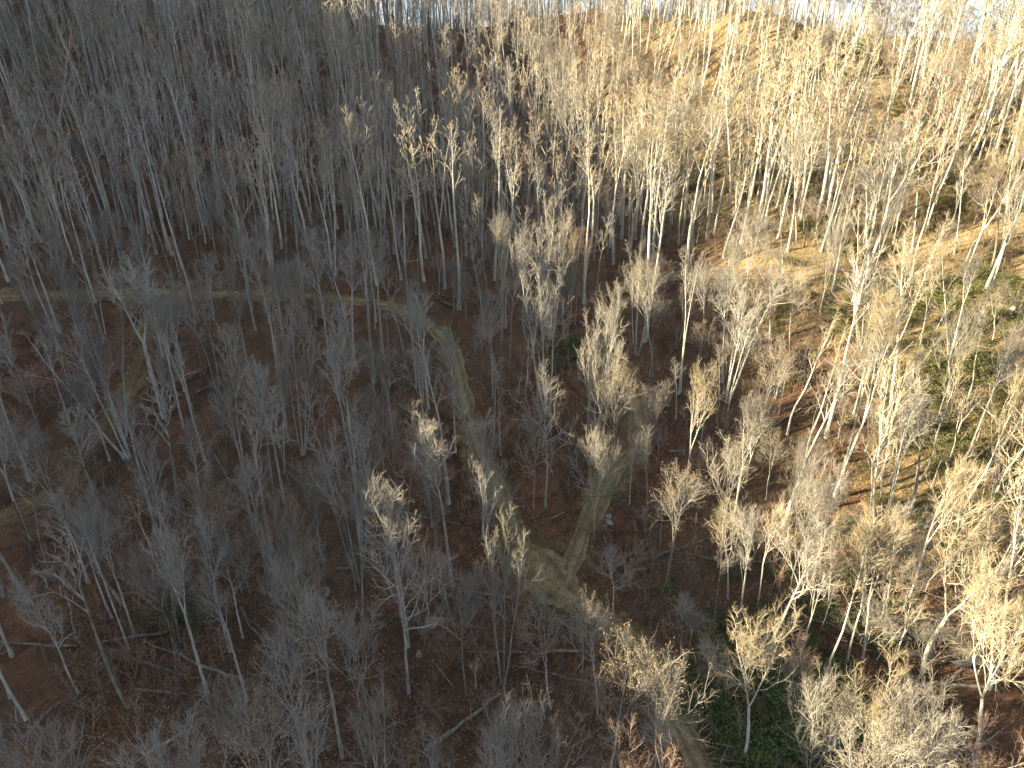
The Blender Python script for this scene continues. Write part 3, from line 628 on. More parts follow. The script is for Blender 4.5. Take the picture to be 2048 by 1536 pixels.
M['track_tan'] = M['track'].copy(); M['track_tan'].name = 'track_tan'
for nd in M['track_tan'].node_tree.nodes:
    if nd.type == 'VALTORGB' and len(nd.color_ramp.elements) == 4:
        for e, c in zip(nd.color_ramp.elements, ((.20, .15, .09), (.33, .26, .16), (.42, .34, .22), (.50, .42, .29))): e.color = (*c, 1)
M['track_leafy'] = M['track'].copy(); M['track_leafy'].name = 'track_leafy'
for nd in M['track_leafy'].node_tree.nodes:
    if nd.type == 'VALTORGB' and len(nd.color_ramp.elements) == 4:
        for e, c in zip(nd.color_ramp.elements, ((.07, .045, .028), (.12, .082, .048), (.16, .115, .065), (.21, .155, .09))): e.color = (*c, 1)
def strip(L, hw, seed, m='track'):
    n = len(L); T = np.gradient(L, axis=0); T = nrm(T); Nn = np.stack([-T[:, 1], T[:, 0]], 1)
    c = np.linspace(-1, 1, 9); s = np.cumsum(np.r_[0, np.linalg.norm(np.diff(L, axis=0), axis=1)])
    wl_ = hw*(1 + .55*vnoise(s/3.1, s*0, seed) + .35*vnoise(s/1.1, s*0, seed+1)); wr = hw*(1 + .55*vnoise(s/2.7, s*0, seed+2) + .35*vnoise(s/1.2, s*0, seed+3))
    tp_ = np.minimum(1, np.minimum(.15 + s/3.5, .15 + (s[-1]-s)/3.5)); wl_, wr = wl_*tp_, wr*tp_
    off = np.where(c[None] < 0, c[None]*wl_[:, None], c[None]*wr[:, None])
    P = L[:, None, :] + Nn[:, None, :]*off[:, :, None]
    x, y = P[..., 0].ravel(), P[..., 1].ravel(); td_ = track_d(x, y)
    rutp = np.exp(-((np.abs(c)-.48)/.16)**2)[None]*np.ones((n, 1))
    zz = raw_z(x, y, td_) - .10 - .07*rutp.ravel()
    zz -= .10*(np.abs(c)[None]*np.ones((n, 1))).ravel()**4
    ii = np.arange(n*9).reshape(n, 9); Q = np.stack([ii[:-1, :-1], ii[1:, :-1], ii[1:, 1:], ii[:-1, 1:]], -1).reshape(-1, 4)
    me = quad_mesh('track', np.stack([x, y, zz], 1), Q, [M[m]])
    a = me.attributes.new('rut', 'FLOAT', 'POINT'); a.data.foreach_set('value', rutp.ravel().astype(np.float32)*1.5)
    return me
TL = {'junction': 'grassy track curving down from left through the hollow', 'rising': 'narrow grassy track climbing from the fork to the sunlit slope',
      'contour': 'pale tan bench track crossing the sunlit slope at right', 'clearing': 'straw coloured grassy clearing where the two tracks fork', 'side': 'faint leafy track rising at far left', 'bench': 'faint bench track across the upper slope'}
for i, (k, (L, hw)) in enumerate(LINES.items()):
    o = obj('grass_track', strip(L, hw, 40+10*i, 'track_tan' if k == 'contour' else 'track_leafy' if k in ('side', 'bench') else 'track')); tag(o, TL[k], kind='structure'); o.location.z = .004*i

# ------------------------------------------------------------------ evergreen shrubs, hemlock
def bush_proto(seed):
    rng = np.random.default_rng(seed); nc = 46
    a = rng.random(nc)*6.283; r = np.sqrt(rng.random(nc)); h = .55+.45*np.sqrt(np.maximum(0, 1-r*r))*rng.random(nc)
    C = np.stack([np.cos(a)*r, np.sin(a)*r, h*(1-.35*r)], 1)*np.array([1, 1, .95])
    P = grow(np.zeros((nc, 3)) + .08*rng.normal(size=(nc, 3))*np.array([1, 1, 0]), C, np.linalg.norm(C, axis=1), 4, .12, 0, rng)
    st = tubes(P, np.full((nc, 1), .022)*np.array([[1, .8, .7, .5, .4]]), 3)
    tips = np.repeat(P[:, -1], 26, 0); k = len(tips)
    tips = tips + rng.normal(size=(k, 3))*np.array([.13, .13, .09])
    V, Q = leaf_quads(tips, .062, rng, .42)
    return quad_mesh('stems', *st, [M['bark_dark']]), quad_mesh('foliage', V, Q, [M['evergreen']], smooth=False)
BUSH = [bush_proto(s) for s in (71, 72, 73, 74)]
M['laurel'] = leaf_mat('laurel_leaf', [(0, (.07, .08, .03)), (.6, (.12, .125, .045)), (1, (.20, .19, .08))], .15, .6)
lm = []
for st, fo in BUSH: m_ = fo.copy(); m_.materials.clear(); m_.materials.append(M['laurel']); lm.append(m_)
bl = []
def bush(b, s, h, olive=False):
    r = bpy.data.objects.new('evergreen_shrub', None); COL.objects.link(r); r.empty_display_size = .3
    r.location = (b[0], b[1], ground_z(b[0], b[1])[0]-.05); r.rotation_euler = (0, 0, random.random()*6.28); r.scale = (s, s, h)
    ib = random.randrange(4); st, fo = BUSH[ib]; fo = lm[ib] if olive else fo; obj('stems', st, r); obj('foliage', fo, r)
    tag(r, cat='shrub', group='evergreen shrubs under the trees'); bl.append((r, b, 'olive laurel shrubs' if olive else 'dark evergreen shrubs'))
BP = """420 760 1.7;310 650 1.6;260 1150 1.9;560 1100 1.9;880 1020 1.8;1050 1150 1.8;880 650 1.4;800 150 1.5;1060 110 1.5;1190 310 1.4;1240 800 1.3;450 1400 1.8;
 550 1480 1.9;640 1300 1.6;960 980 1.4;200 1010 1.6;300 940 1.6;400 860 1.4;520 640 1.4;700 1380 1.6;820 1420 1.6;980 1280 1.5;1080 1400 1.6;330 1270 1.5;640 900 1.4;
 1320 770 1.2;1120 660 1.1;640 420 1.2;700 560 1.2;1010 420 1.3;1300 250 1.2;1150 1280 1.5;180 1180 1.6;470 950 1.4;1500 1330 1.3;1180 1480 1.6;760 1060 1.6;620 1200 1.6;1350 560 1.1;370 400 1.0"""
for e in BP.replace('\n', '').split(';'):
    x, y, s = map(float, e.split()); b = hit(1348+x/Z, 1016+y/Z); bush(b, s*random.uniform(.9, 1.2), s*random.uniform(.7, .95))
for _ in range(26): bush(hit(random.uniform(1390, 1800), random.uniform(1190, 1530)), random.uniform(1.0, 1.8), random.uniform(.8, 1.3))
for u, v, s in [(330,1240,1.9),(390,1230,1.8),(1140,700,1.9),(1120,735,1.6),(1160,725,1.6),(1330,1190,1.2)]:
    bush(hit(u, v), s, s*.9)
n_ = 0
while n_ < 62:      # laurel on the sunlit right slope
    u, v = random.uniform(1480, 2048), random.uniform(150, 930)
    if u < 1480+.38*(v-150)*1.0+40 and v > 300: continue
    b = hit(u, v)
    if b[1] > 175 or track_d(b[:1], b[1:2])[0] < 1.2: continue
    if vnoise(b[:1]/13, b[1:2]/13, 77)[0] < -.12: continue
    s = random.uniform(.9, 1.9); bush(b, s, s*random.uniform(.55, .8), True); n_ += 1
label_all(bl, single)

def hemlock(b, top_v, name_label):
    rng = np.random.default_rng(9); h = 15.0
    r = bpy.data.objects.new('hemlock_tree', None); COL.objects.link(r)
    r.location = (b[0], b[1], ground_z(b[0], b[1])[0]-.1)
    P = grow(np.zeros((1, 3)), np.array([[0, 0, 1.]]), np.array([h]), 8, .02, .05, rng)
    obj('trunk', quad_mesh('trunk', *tubes(P, (np.linspace(.16, .02, 9))[None], 6), [M['bark_dark']]), r)
    idx, t, pos, d = spawn(P, np.array([70]), .5, .99, 1.25, .15, rng)
    L = h*.20*(1.12-t)*(.6+.6*rng.random(len(t)))*1.9; B = grow(pos, d, L, 4, .1, -.05, rng)
    obj('branches', quad_mesh('branches', *tubes(B, np.full((len(B), 1), .02)*np.array([[1, .8, .6, .5, .3]]), 3), [M['bark_dark']]), r)
    i2, t2, p2, d2 = spawn(B, np.full(len(B), 60), .1, 1, 1.0, .3, rng)
    V, Q = leaf_quads(p2 + .14*rng.normal(size=p2.shape), .2, rng, .45)
    obj('foliage', quad_mesh('foliage', V, Q, [M['needle']], smooth=False), r)
    sc = (at(1714, top_v, b[1])[2]-b[2])/h; r.scale = (sc*1.5, sc*1.5, sc*1.05)
    tag(r, name_label, 'tree'); return r
hb = hit(1716, 172); hemlock(hb, 75, 'lone green hemlock standing among bare trees at upper right')

# ------------------------------------------------------------------ fallen logs, brush piles, rocks
LOGS = [(0,1016,"740 880 1100 1005 .26;800 1085 1240 1140 .17;840 1130 1000 1230 .15;400 470 460 310 .14;110 1365 450 1095 .2;1020 640 1180 690 .12"),
 (680,1016,"190 745 555 500 .22;1195 570 1300 665 .16;1250 640 1430 760 .16;540 900 665 1050 .15;1100 68 1300 30 .17;1480 130 1735 130 .12;1240 60 1310 25 .16;80 820 200 760 .12;1790 770 1960 850 .12"),
 (1348,1016,"735 450 950 575 .2;430 325 755 327 .13;100 392 265 360 .13;720 1140 880 1500 .16;1030 580 1060 480 .12;380 1180 450 1290 .16;960 1440 1010 1300 .12"),
 (0,500,"1050 780 1250 660 .16;1080 770 1260 690 .14;1150 840 1260 780 .14;1040 1140 1400 1140 .12;790 840 960 740 .14;380 1120 520 1010 .12;1260 1220 1380 1420 .13;1790 1150 1880 1120 .12;500 130 640 90 .1"),
 (680,500,"320 930 480 1010 .18;200 385 300 420 .18;215 375 310 408 .16;310 560 350 600 .16;1400 1340 1460 1390 .14;1395 1360 1450 1385 .12;1920 1215 2020 1210 .16;1850 1290 2000 1240 .12;540 860 640 880 .1;300 770 480 810 .12;590 260 690 290 .12;1000 900 1100 840 .1;700 490 750 470 .12;1040 150 1160 120 .1"),
 (1348,500,"680 670 740 695 .12;890 740 980 745 .1;470 1175 570 1200 .17;490 1210 580 1240 .15;560 1040 820 870 .12;870 580 960 440 .14;900 570 1000 400 .14;700 480 770 400 .1;1460 530 1530 505 .18;1750 1140 1860 1110 .12"),
 (1348,0,"740 1070 1080 1115 .3;400 770 530 900 .28;900 1090 960 1110 .16;1430 800 1470 830 .16;210 1250 370 1295 .18;1480 900 1560 830 .2;600 1480 700 1440 .14;250 1100 330 1130 .14"),
 (680,0,"1360 460 1450 455 .22;1380 420 1470 390 .16;1790 1460 1960 1400 .17;1660 1380 1720 1330 .16;650 1190 920 1420 .14;80 1420 240 1400 .14;200 1470 300 1430 .14"),
 (0,0,"570 520 730 490 .3;70 1085 290 1040 .22;280 1035 350 1025 .18;910 860 1050 810 .26;1080 790 1150 750 .22;860 690 940 690 .14;430 660 560 650 .14;0 1090 130 1080 .2;1040 210 1055 160 .3;250 1255 390 1250 .14;600 1510 690 1490 .12;1700 750 1800 800 .14")]
ll = []
def log_mesh(a, b, r, rng):
    n = 9; P = a[None]*(1-np.linspace(0, 1, n)[:, None]) + b[None]*np.linspace(0, 1, n)[:, None]
    ln = np.linalg.norm(b-a); P[1:-1] += rng.normal(size=(n-2, 3))*np.array([.02, .02, .012])*ln*.5
    zg = ground_z(P[:, 0], P[:, 1]); R = r*np.linspace(1.05, .45, n)*(1+.12*rng.normal(size=n))
    P[:, 2] = np.maximum(P[:, 2], zg + R*.45); P[:, 2] = np.convolve(np.pad(P[:, 2], 1, 'edge'), [.25, .5, .25], 'valid')
    o = P[0].copy(); P = P - o
    PP = np.concatenate([P[:1], P, P[-1:]])[None]; RR = np.concatenate([[.01], R, [.01]])[None]
    PP[0, 0] -= .5*r*nrm(P[1]-P[0]); PP[0, -1] += .35*r*nrm(P[-1]-P[-2])
    parts = [(*tubes(PP, RR, 9), 0)]
    k = rng.integers(3, 8); i, t, p, d = spawn(P[None], np.array([k]), .35, .98, 1.0, .25, rng); d[:, 2] = np.abs(d[:, 2])*.6
    L = ln*(.06+.12*rng.random(k)); B = grow(p, d, L, 4, .15, 0, rng)
    parts.append((*tubes(B, (r*.28*(1.1-.6*t))[:, None]*np.linspace(1, .3, 5)[None], 4), 0))
    V, Qq, MI = joinq(parts); return o, quad_mesh('log', V, Qq, [M['dead']])
lrng = np.random.default_rng(77)
for ox, oy, s in LOGS:
    for e in s.split(';'):
        x0, y0, x1, y1, r = map(float, e.split())
        a, b = hit(ox+x0/Z, oy+y0/Z), hit(ox+x1/Z, oy+y1/Z)
        d = b-a; ln = np.linalg.norm(d)
        if ln > 17: b = a + d*17/ln; b[2] = base_z(b[0], b[1])[0]
        o, me = log_mesh(a, b, r*.8, lrng); ob = obj('fallen_log', me); ob.location = Vector(o)
        tag(ob, cat='log', group='fallen logs on the forest floor'); ll.append((ob, (a+b)/2, 'fallen grey logs'))
kk = 0
while kk < 56:
    u, v = random.uniform(10, 2030), random.uniform(170, 1530); a = hit(u, v); an = random.gauss(0, .7) + (3.14 if random.random() < .5 else 0); ln = random.uniform(4, 11)
    b = a + np.array([math.cos(an)*ln, math.sin(an)*ln, 0]); b[2] = base_z(b[0], b[1])[0]
    if a[1] > 180 or track_d(np.array([a[0], b[0], (a[0]+b[0])/2]), np.array([a[1], b[1], (a[1]+b[1])/2])).min() < .8: continue
    o, me = log_mesh(a, b, random.uniform(.09, .2), lrng); ob = obj('fallen_log', me); ob.location = Vector(o)
    tag(ob, cat='log', group='fallen logs on the forest floor'); ll.append((ob, (a+b)/2, 'fallen grey logs')); kk += 1
label_all(ll, single)
def pile(u, v, n, ln, r, rng):
    c = hit(u, v); c[2] = ground_z(c[0], c[1])[0]
    a = rng.random(n)*6.283; base = rng.normal(size=n)*.45 + rng.random()*3
    S = np.stack([rng.normal(size=n)*ln*.25, rng.normal(size=n)*ln*.25, .1+.5*rng.random(n)], 1)
    D = np.stack([np.cos(base), np.sin(base), .18*rng.normal(size=n)], 1); L = ln*(.5+.7*rng.random(n))
    P = grow(S - D*L[:, None]*.5, D, L, 5, .08, 0, rng)
    zg = ground_z((P[..., 0]+c[0]).ravel(), (P[..., 1]+c[1]).ravel()).reshape(n, 6) - c[2]
    P[..., 2] = np.maximum(P[..., 2], zg+.04)
    V, Qq = tubes(P, (r*(.5+.8*rng.random(n)))[:, None]*np.linspace(1, .4, 6)[None], 4)
    ob = obj('brush_pile', quad_mesh('brush_pile', V, Qq, [M['dead']])); ob.location = Vector(c)
    tag(ob, cat='brush pile', group='brush piles of broken branches'); return ob, c, 'tangled brush piles'
PL = [(1420,1443,16,3.2,.05),(1462,1500,18,3.4,.06),(1120,1230,26,5.5,.07),(1690,620,16,5,.06),(1640,640,18,6,.06),(1600,720,20,6,.05),(1540,680,14,5,.05),(830,735,26,6,.06),(800,760,18,5,.06),
      (850,700,16,5,.05),(1530,905,16,4.5,.07),(450,1205,18,4,.07),(160,1420,12,4,.06),(940,1190,14,5,.08),(1830,1250,18,4.5,.05),(1760,730,14,4,.05),(1900,690,14,3,.05),(1530,300,16,6,.08),
      (1850,300,14,5,.08),(250,175,18,8,.08),(900,450,14,6,.06),(340,290,16,6,.07),(560,230,14,6,.06),(1240,1000,12,3,.05),(1180,1060,10,2.5,.05),(1660,780,14,5,.05),(1720,560,14,5,.06)]
label_all([pile(*p, lrng) for p in PL], single)
def rock_mesh(seed):
    bm = bmesh.new(); bmesh.ops.create_icosphere(bm, subdivisions=2, radius=.5); r = random.Random(seed)
    pl = [(Vector((r.gauss(0, 1), r.gauss(0, 1), r.gauss(0, 1))).normalized(), r.uniform(.26, .42)) for _ in range(9)]
    for v in bm.verts:
        for nn, d in pl:
            e = v.co.dot(nn)-d
            if e > 0: v.co -= nn*e
        v.co *= 1 + r.uniform(-.05, .05)
    me = bpy.data.meshes.new('rock'); bm.to_mesh(me); bm.free(); me.materials.append(M['rock']); return me
ROCK = [rock_mesh(i) for i in range(6)]
rl_ = []
def rock(u, v, s, fl=.7, ph='small grey rocks'):
    b = hit(u, v); z = ground_z(b[0], b[1])[0]
    o = obj('rock' if s < .9 else 'boulder', random.choice(ROCK)); o.location = (b[0], b[1], z + s*fl*.06)
    o.rotation_euler = (random.uniform(-.3, .3), random.uniform(-.3, .3), random.random()*6.28); o.scale = (s*random.uniform(.8, 1.3), s, s*fl)
    tag(o, cat='rock', group='rocks on the slope'); rl_.append((o, b, ph))
rock(865, 1258, 1.35, .8, 'pale mossy boulders'); rock(838, 1313, .8, .8, 'pale mossy boulders')
for u0, v0, su, sv, n, s0 in [(1770,485,30,26,13,1.1),(1640,400,28,24,9,.9),(2025,600,22,30,10,1.1),(1995,640,25,18,6,.8),(1645,483,6,5,2,1.2),(1200,1085,25,20,8,.35),(1330,860,90,60,12,.3),(1960,915,45,25,9,.4),(1500,660,70,60,9,.4),
                              (700,585,50,14,7,.45),(770,612,30,8,6,.35),(1340,540,40,8,6,.6),(1450,545,40,10,6,.6),(1215,1045,10,14,5,.7),(862,243,6,5,4,1.0),(60,570,40,10,4,.4),(1380,740,40,40,6,.35),(1890,690,30,20,6,.6)]:
    for _ in range(n): rock(u0+random.gauss(0, su*.6), v0+random.gauss(0, sv*.6), s0*random.uniform(.5, 1.3))
label_all(rl_, single)
# dark fallen trunk with its torn-up root plate at lower right
rp = hit(1990, 1345); rp[2] = ground_z(rp[0], rp[1])[0]
root = bpy.data.objects.new('uprooted_trunk', None); COL.objects.link(root); root.location = Vector(rp)
r9 = np.random.default_rng(4)
P = np.stack([np.linspace(-3.6, 1.4, 8), .15*r9.normal(size=8), .45+.03*r9.normal(size=8)], 1)[None]
rpz = ground_z(P[0, :, 0]+rp[0], P[0, :, 1]+rp[1])-rp[2]; P[0, :, 2] = np.maximum(.42, rpz+.35)
obj('trunk', quad_mesh('trunk', *tubes(P, np.linspace(.28, .42, 8)[None], 9), [M['bark_dark']]), root)
D = nrm(np.stack([.25*r9.normal(size=30)+.3, r9.normal(size=30), r9.normal(size=30)], 1)); B = grow(np.repeat(P[0, -1][None], 30, 0), D, .8+r9.random(30), 4, .2, 0, r9)
B[..., 2] = np.maximum(B[..., 2], .05)
obj('roots', quad_mesh('roots', *tubes(B, np.full((30, 1), .13)*np.linspace(1, .25, 5)[None], 5), [M['bark_dark']]), root)
tag(root, 'dark uprooted trunk with torn roots lying at lower right', 'log')

# ------------------------------------------------------------------ stuff: the rest of the wood, undergrowth, leaves, grass
def place_many(protos, pts, hs, ws, tilt, seed):
    rng = np.random.default_rng(seed); VV, QQ, MM, o = [], [], [], 0
    pick = rng.integers(0, len(protos), len(pts)); an = rng.random(len(pts))*6.283
    for i, p in enumerate(pts):
        V, Q_, MI = protos[pick[i]]; c, s = math.cos(an[i]), math.sin(an[i])
        W = np.empty_like(V); w, h = ws[i], hs[i]
        W[:, 0] = (V[:, 0]*c-V[:, 1]*s)*w; W[:, 1] = (V[:, 0]*s+V[:, 1]*c)*w; W[:, 2] = V[:, 2]*h
        tx, ty = rng.normal(size=2)*tilt; W[:, 0] += W[:, 2]*tx; W[:, 1] += W[:, 2]*ty
        VV.append(W + p[None]); QQ.append(Q_+o); MM.append(MI); o += len(V)
    return np.concatenate(VV), np.concatenate(QQ), np.concatenate(MM)
def lod_tree(seed, npr, n2, n3, clear, wid, r0, twr):
    rng = np.random.default_rng(seed)
    P = grow(np.zeros((1, 3)), np.array([[0, 0, 1.]]), np.array([1.0]), 5, .035, .05, rng); parts = [(*tubes(P, (r0*(1-.88*np.linspace(0, 1, 6)))[None], 4), 0)]
    idx, t, pos, d = spawn(P, np.array([npr]), clear, .98, math.radians(30), .12, rng); tt = (t-clear)/(1-clear)
    L = wid*1.7*(1.1-.7*tt)*(.6+.7*rng.random(npr)); P1 = grow(pos, d, L, 3, .1, .12, rng); parts.append((*tubes(P1, np.full((npr, 1), r0*.30)*np.array([[1, .8, .6, .35]]), 3), 0))
    i2, t2, p2, d2 = spawn(P1, np.full(npr, n2), .2, 1, math.radians(36), .15, rng); L2 = L[i2]*.5*(1-.5*t2)*(.6+.7*rng.random(len(t2)))
    P2 = grow(p2, d2, L2, 1, .1, .1, rng); parts.append((*tubes(P2, np.full((len(P2), 1), twr)*np.array([[1, .6]]), 3), 1))
    if n3:
        i3, t3, p3, d3 = spawn(P2, np.full(len(P2), n3), .2, 1, math.radians(36), .2, rng); L3 = (L2[i3]*.6).clip(.01, .06)
        P3 = grow(p3, d3, L3, 1, .1, .1, rng); parts.append((*tubes(P3, np.full((len(P3), 1), twr*.8)*np.array([[1, .5]]), 3), 1))
    return joinq(parts)
def instancer(name, meshes, pts, rot, scl, pick, label, cat):
    c = bpy.data.collections.new(name + '_kinds')
    for i, me in enumerate(meshes): c.objects.link(bpy.data.objects.new('%s_kind_%02d' % (name, i), me))
    n = len(pts); me = bpy.data.meshes.new(name); me.vertices.add(n); me.vertices.foreach_set('co', np.asarray(pts, np.float32).ravel())
    for nm, ty, dat, key in (('rot', 'FLOAT_VECTOR', rot, 'vector'), ('scl', 'FLOAT_VECTOR', scl, 'vector'), ('pick', 'INT', pick, 'value')):
        a = me.attributes.new(nm, ty, 'POINT'); a.data.foreach_set(key, np.asarray(dat, np.int32 if ty == 'INT' else np.float32).ravel())
    me.update(); o = obj(name, me)
    g = bpy.data.node_groups.new(name, 'GeometryNodeTree'); g.interface.new_socket('Geometry', in_out='INPUT', socket_type='NodeSocketGeometry'); g.interface.new_socket('Geometry', in_out='OUTPUT', socket_type='NodeSocketGeometry')
    N, K = g.nodes, g.links; gi, go = N.new('NodeGroupInput'), N.new('NodeGroupOutput')
    ip = N.new('GeometryNodeInstanceOnPoints'); ci = N.new('GeometryNodeCollectionInfo'); ci.inputs['Collection'].default_value = c
    ci.inputs['Separate Children'].default_value = True; ci.inputs['Reset Children'].default_value = True
    def attr(nm, ty):
        a = N.new('GeometryNodeInputNamedAttribute'); a.data_type = ty; a.inputs['Name'].default_value = nm; return a.outputs['Attribute']
    K.new(gi.outputs[0], ip.inputs['Points']); K.new(ci.outputs[0], ip.inputs['Instance']); ip.inputs['Pick Instance'].default_value = True
    K.new(attr('pick', 'INT'), ip.inputs['Instance Index']); K.new(attr('rot', 'FLOAT_VECTOR'), ip.inputs['Rotation']); K.new(attr('scl', 'FLOAT_VECTOR'), ip.inputs['Scale'])
    K.new(ip.outputs[0], go.inputs[0]); md = o.modifiers.new('scatter', 'NODES'); md.node_group = g
    return tag(o, label, cat, kind='stuff')
def inst_trees(name, pts, kinds, hs, wf, label, cat, seed):
    rng = np.random.default_rng(seed); ms, first = [], {}
    for k in sorted(set(kinds)): first[k] = len(ms); ms += WHOLE[k]
    n = len(pts); pick = [first[k] + rng.integers(len(WHOLE[k])) for k in kinds]; sz = np.asarray(hs)/H0; sx = sz*wf
    rot = np.stack([rng.normal(size=n)*.03, rng.normal(size=n)*.03, rng.random(n)*6.283], 1)
    return instancer(name, ms, pts, rot, np.stack([sx, sx, sz], 1), pick, label, cat)
rf = np.random.default_rng(31); nf = len(far_pts)
ug = np.array([proj(p)[:2] for p in far_pts])
fk = [('G' if rf.random() < .05 else rf.choice(list('WWWWEED'))) if u > 1150 else rf.choice(list('DDDDDDDDDEP')) for u, v in ug]  # pale kinds right of centre paint the sunlit slope brighter
fh = np.array([rf.uniform(15, 27) if k in 'DPW' else rf.uniform(10, 21) for k in fk]); fh[(ug[:, 0] < 800) & (ug[:, 1] < 300)] *= 1.15
inst_trees('distant_trees', far_pts-np.array([0, 0, .1]), fk, fh, 1.05 + .35*rf.random(nf), 'dense mass of thin bare trees covering the far slopes', 'trees', 3)
# trees on the ridges beyond
rr = np.random.default_rng(15); n = 4200
y = 290 + 1000*rr.random(n)**1.3; x = (rr.random(n)*2-1)*(.66*y+30)
z = base_z(x, y); lod2 = [lod_tree(300+i, 5, 3, 0, .3, .16, .016, .007) for i in range(5)]
hh = 11+9*rr.random(n); V, Q, MI = place_many(lod2, np.stack([x, y, z-.2], 1), hh, hh*1.3, .02, 4)
tag(obj('ridge_wood', quad_mesh('ridge_wood', V, Q, [M['bark_far'], M['twig_far']], MI)), 'bluish bare wood covering the ridges beyond', 'trees', kind='stuff')

def scatter(n, seed, ymin=26, ymax=260, pw=1.0, dens=None):
    rng = np.random.default_rng(seed); out = []
    while sum(len(o) for o in out) < n:
        y = ymin + (ymax-ymin)*rng.random(n)**pw; x = (rng.random(n)*2-1)*(.86*y*np.where(y < 80, 1.0, .84)+4)
        k = np.ones(n, bool)
        if dens is not None: k = rng.random(n) < dens(x, y)
        out.append(np.stack([x[k], y[k]], 1))
    return np.concatenate(out)[:n]
# thin saplings and brush
def sap(seed):
    rng = np.random.default_rng(seed); k = 1 if seed % 3 else 4
    P = grow(rng.normal(size=(k, 3))*np.array([.03, .03, 0])*(k > 1), np.stack([.25*rng.normal(size=k)*(k > 1), .25*rng.normal(size=k)*(k > 1), np.ones(k)], 1), 1-.3*rng.random(k), 3, .06, .05, rng)
    parts = [(*tubes(P, np.full((k, 1), .0075)*np.array([[1.2, .9, .6, .3]]), 3), 0)]
    i, t, p, d = spawn(P, np.full(k, 9 if k == 1 else 4), .3, 1, .6, .2, rng); L = .30*(1.1-.6*t)*(.5+rng.random(len(t)))
    B = grow(p, d, L, 2, .1, .1, rng); parts.append((*tubes(B, np.full((len(B), 1), .0045)*np.array([[1, .8, .5]]), 3), 0))
    i, t, p, d = spawn(B, np.full(len(B), 3), .2, 1, .6, .2, rng); C_ = grow(p, d, L[i]*.45, 1, .1, .1, rng)
    parts.append((*tubes(C_, np.full((len(C_), 1), .0036)*np.array([[1, .5]]), 3), 0))
    return joinq(parts)
saps = []
for i in range(10):
    V, Q, MI = sap(400+i); saps.append(quad_mesh('sapling', V, Q, [M['brush']]))
dens = lambda x, y: np.clip(.40 + 1.5*vnoise(x/14, y/14, 31) + .45*sstep(70, 110, y), .05, 1)
sp = scatter(13000, 5, 28, 225, 1.1, dens); sp = sp[track_d(sp[:, 0], sp[:, 1]) > .25]; n = len(sp); r8 = np.random.default_rng(8)
hh = 1.0+3.4*r8.random(n)**1.6; hh *= 1 + .35*sstep(90, 150, sp[:, 1])
instancer('undergrowth', saps, np.stack([sp[:, 0], sp[:, 1], ground_z(sp[:, 0], sp[:, 1])-.05], 1), np.stack([.12*r8.normal(size=n), .12*r8.normal(size=n), 6.283*r8.random(n)], 1),
          np.stack([hh*1.15, hh*1.15, hh], 1), r8.integers(0, len(saps), n), 'thin bare saplings and brush under the trees', 'undergrowth')
lp = scatter(1100, 71, 45, 165, 1.0, lambda x, y: np.clip(sstep(28, 55, x+.05*(y-60))*(.55+1.5*vnoise(x/9, y/9, 66)), 0, 1)); lp = lp[track_d(lp[:, 0], lp[:, 1]) > .6]; n = len(lp)
lh = .35+.9*r8.random(n)
instancer('low_laurel', lm, np.stack([lp[:, 0], lp[:, 1], ground_z(lp[:, 0], lp[:, 1])-.15], 1), np.stack([0*lh, 0*lh, 6.283*r8.random(n)], 1), np.stack([lh*1.5, lh*1.5, lh], 1), r8.integers(0, 4, n),
          'low olive laurel scattered over the sunlit slope', 'laurel')
yp = scatter(260, 61, 32, 120, 1.0, lambda x, y: np.clip((.6+1.6*vnoise(x/16, y/16, 35))*(.35+.65*np.maximum(sstep(75, 95, y), sstep(15, 35, x))), .02, 1)); yp = yp[track_d(yp[:, 0], yp[:, 1]) > 1.6]
yu = np.array([proj((x, y, base_z(x, y)[0]))[:2] for x, y in yp]); yp = yp[~((np.abs(yu[:, 0]-1120) < 110) & (yu[:, 1] > 1030) & (yu[:, 1] < 1420))]; n = len(yp)
yk = r8.choice(list('REFPPD'), n); yh = 3.0+5.5*r8.random(n)
inst_trees('young_trees', np.stack([yp[:, 0], yp[:, 1], ground_z(yp[:, 0], yp[:, 1])-.08], 1), list(yk), yh, 1.1+.4*r8.random(n), 'low young bare trees filling the gaps under the tall ones', 'young trees', 62)
# sticks on the ground
rng = np.random.default_rng(21); sp = scatter(9500, 22, 26, 190, 1.35); zz = ground_z(sp[:, 0], sp[:, 1]); n = len(sp)
a = rng.random(n)*6.283; L = .6+2.8*rng.random(n)**2; D = np.stack([np.cos(a), np.sin(a), 0*a], 1)*L[:, None]*.5
c = np.stack([sp[:, 0], sp[:, 1], zz], 1); P = np.stack([c-D, c+.05*rng.normal(size=(n, 3)), c+D], 1)
for k in range(3): P[:, k, 2] = ground_z(P[:, k, 0], P[:, k, 1])+.05+.06*rng.random(n)
V, Q = tubes(P, (.014+.04*rng.random(n)**2)[:, None]*np.array([[1, .8, .4]]), 3)
tag(obj('fallen_sticks', quad_mesh('fallen_sticks', V, Q, [M['dead']])), 'broken sticks strewn over the leaf floor', 'sticks', kind='stuff')
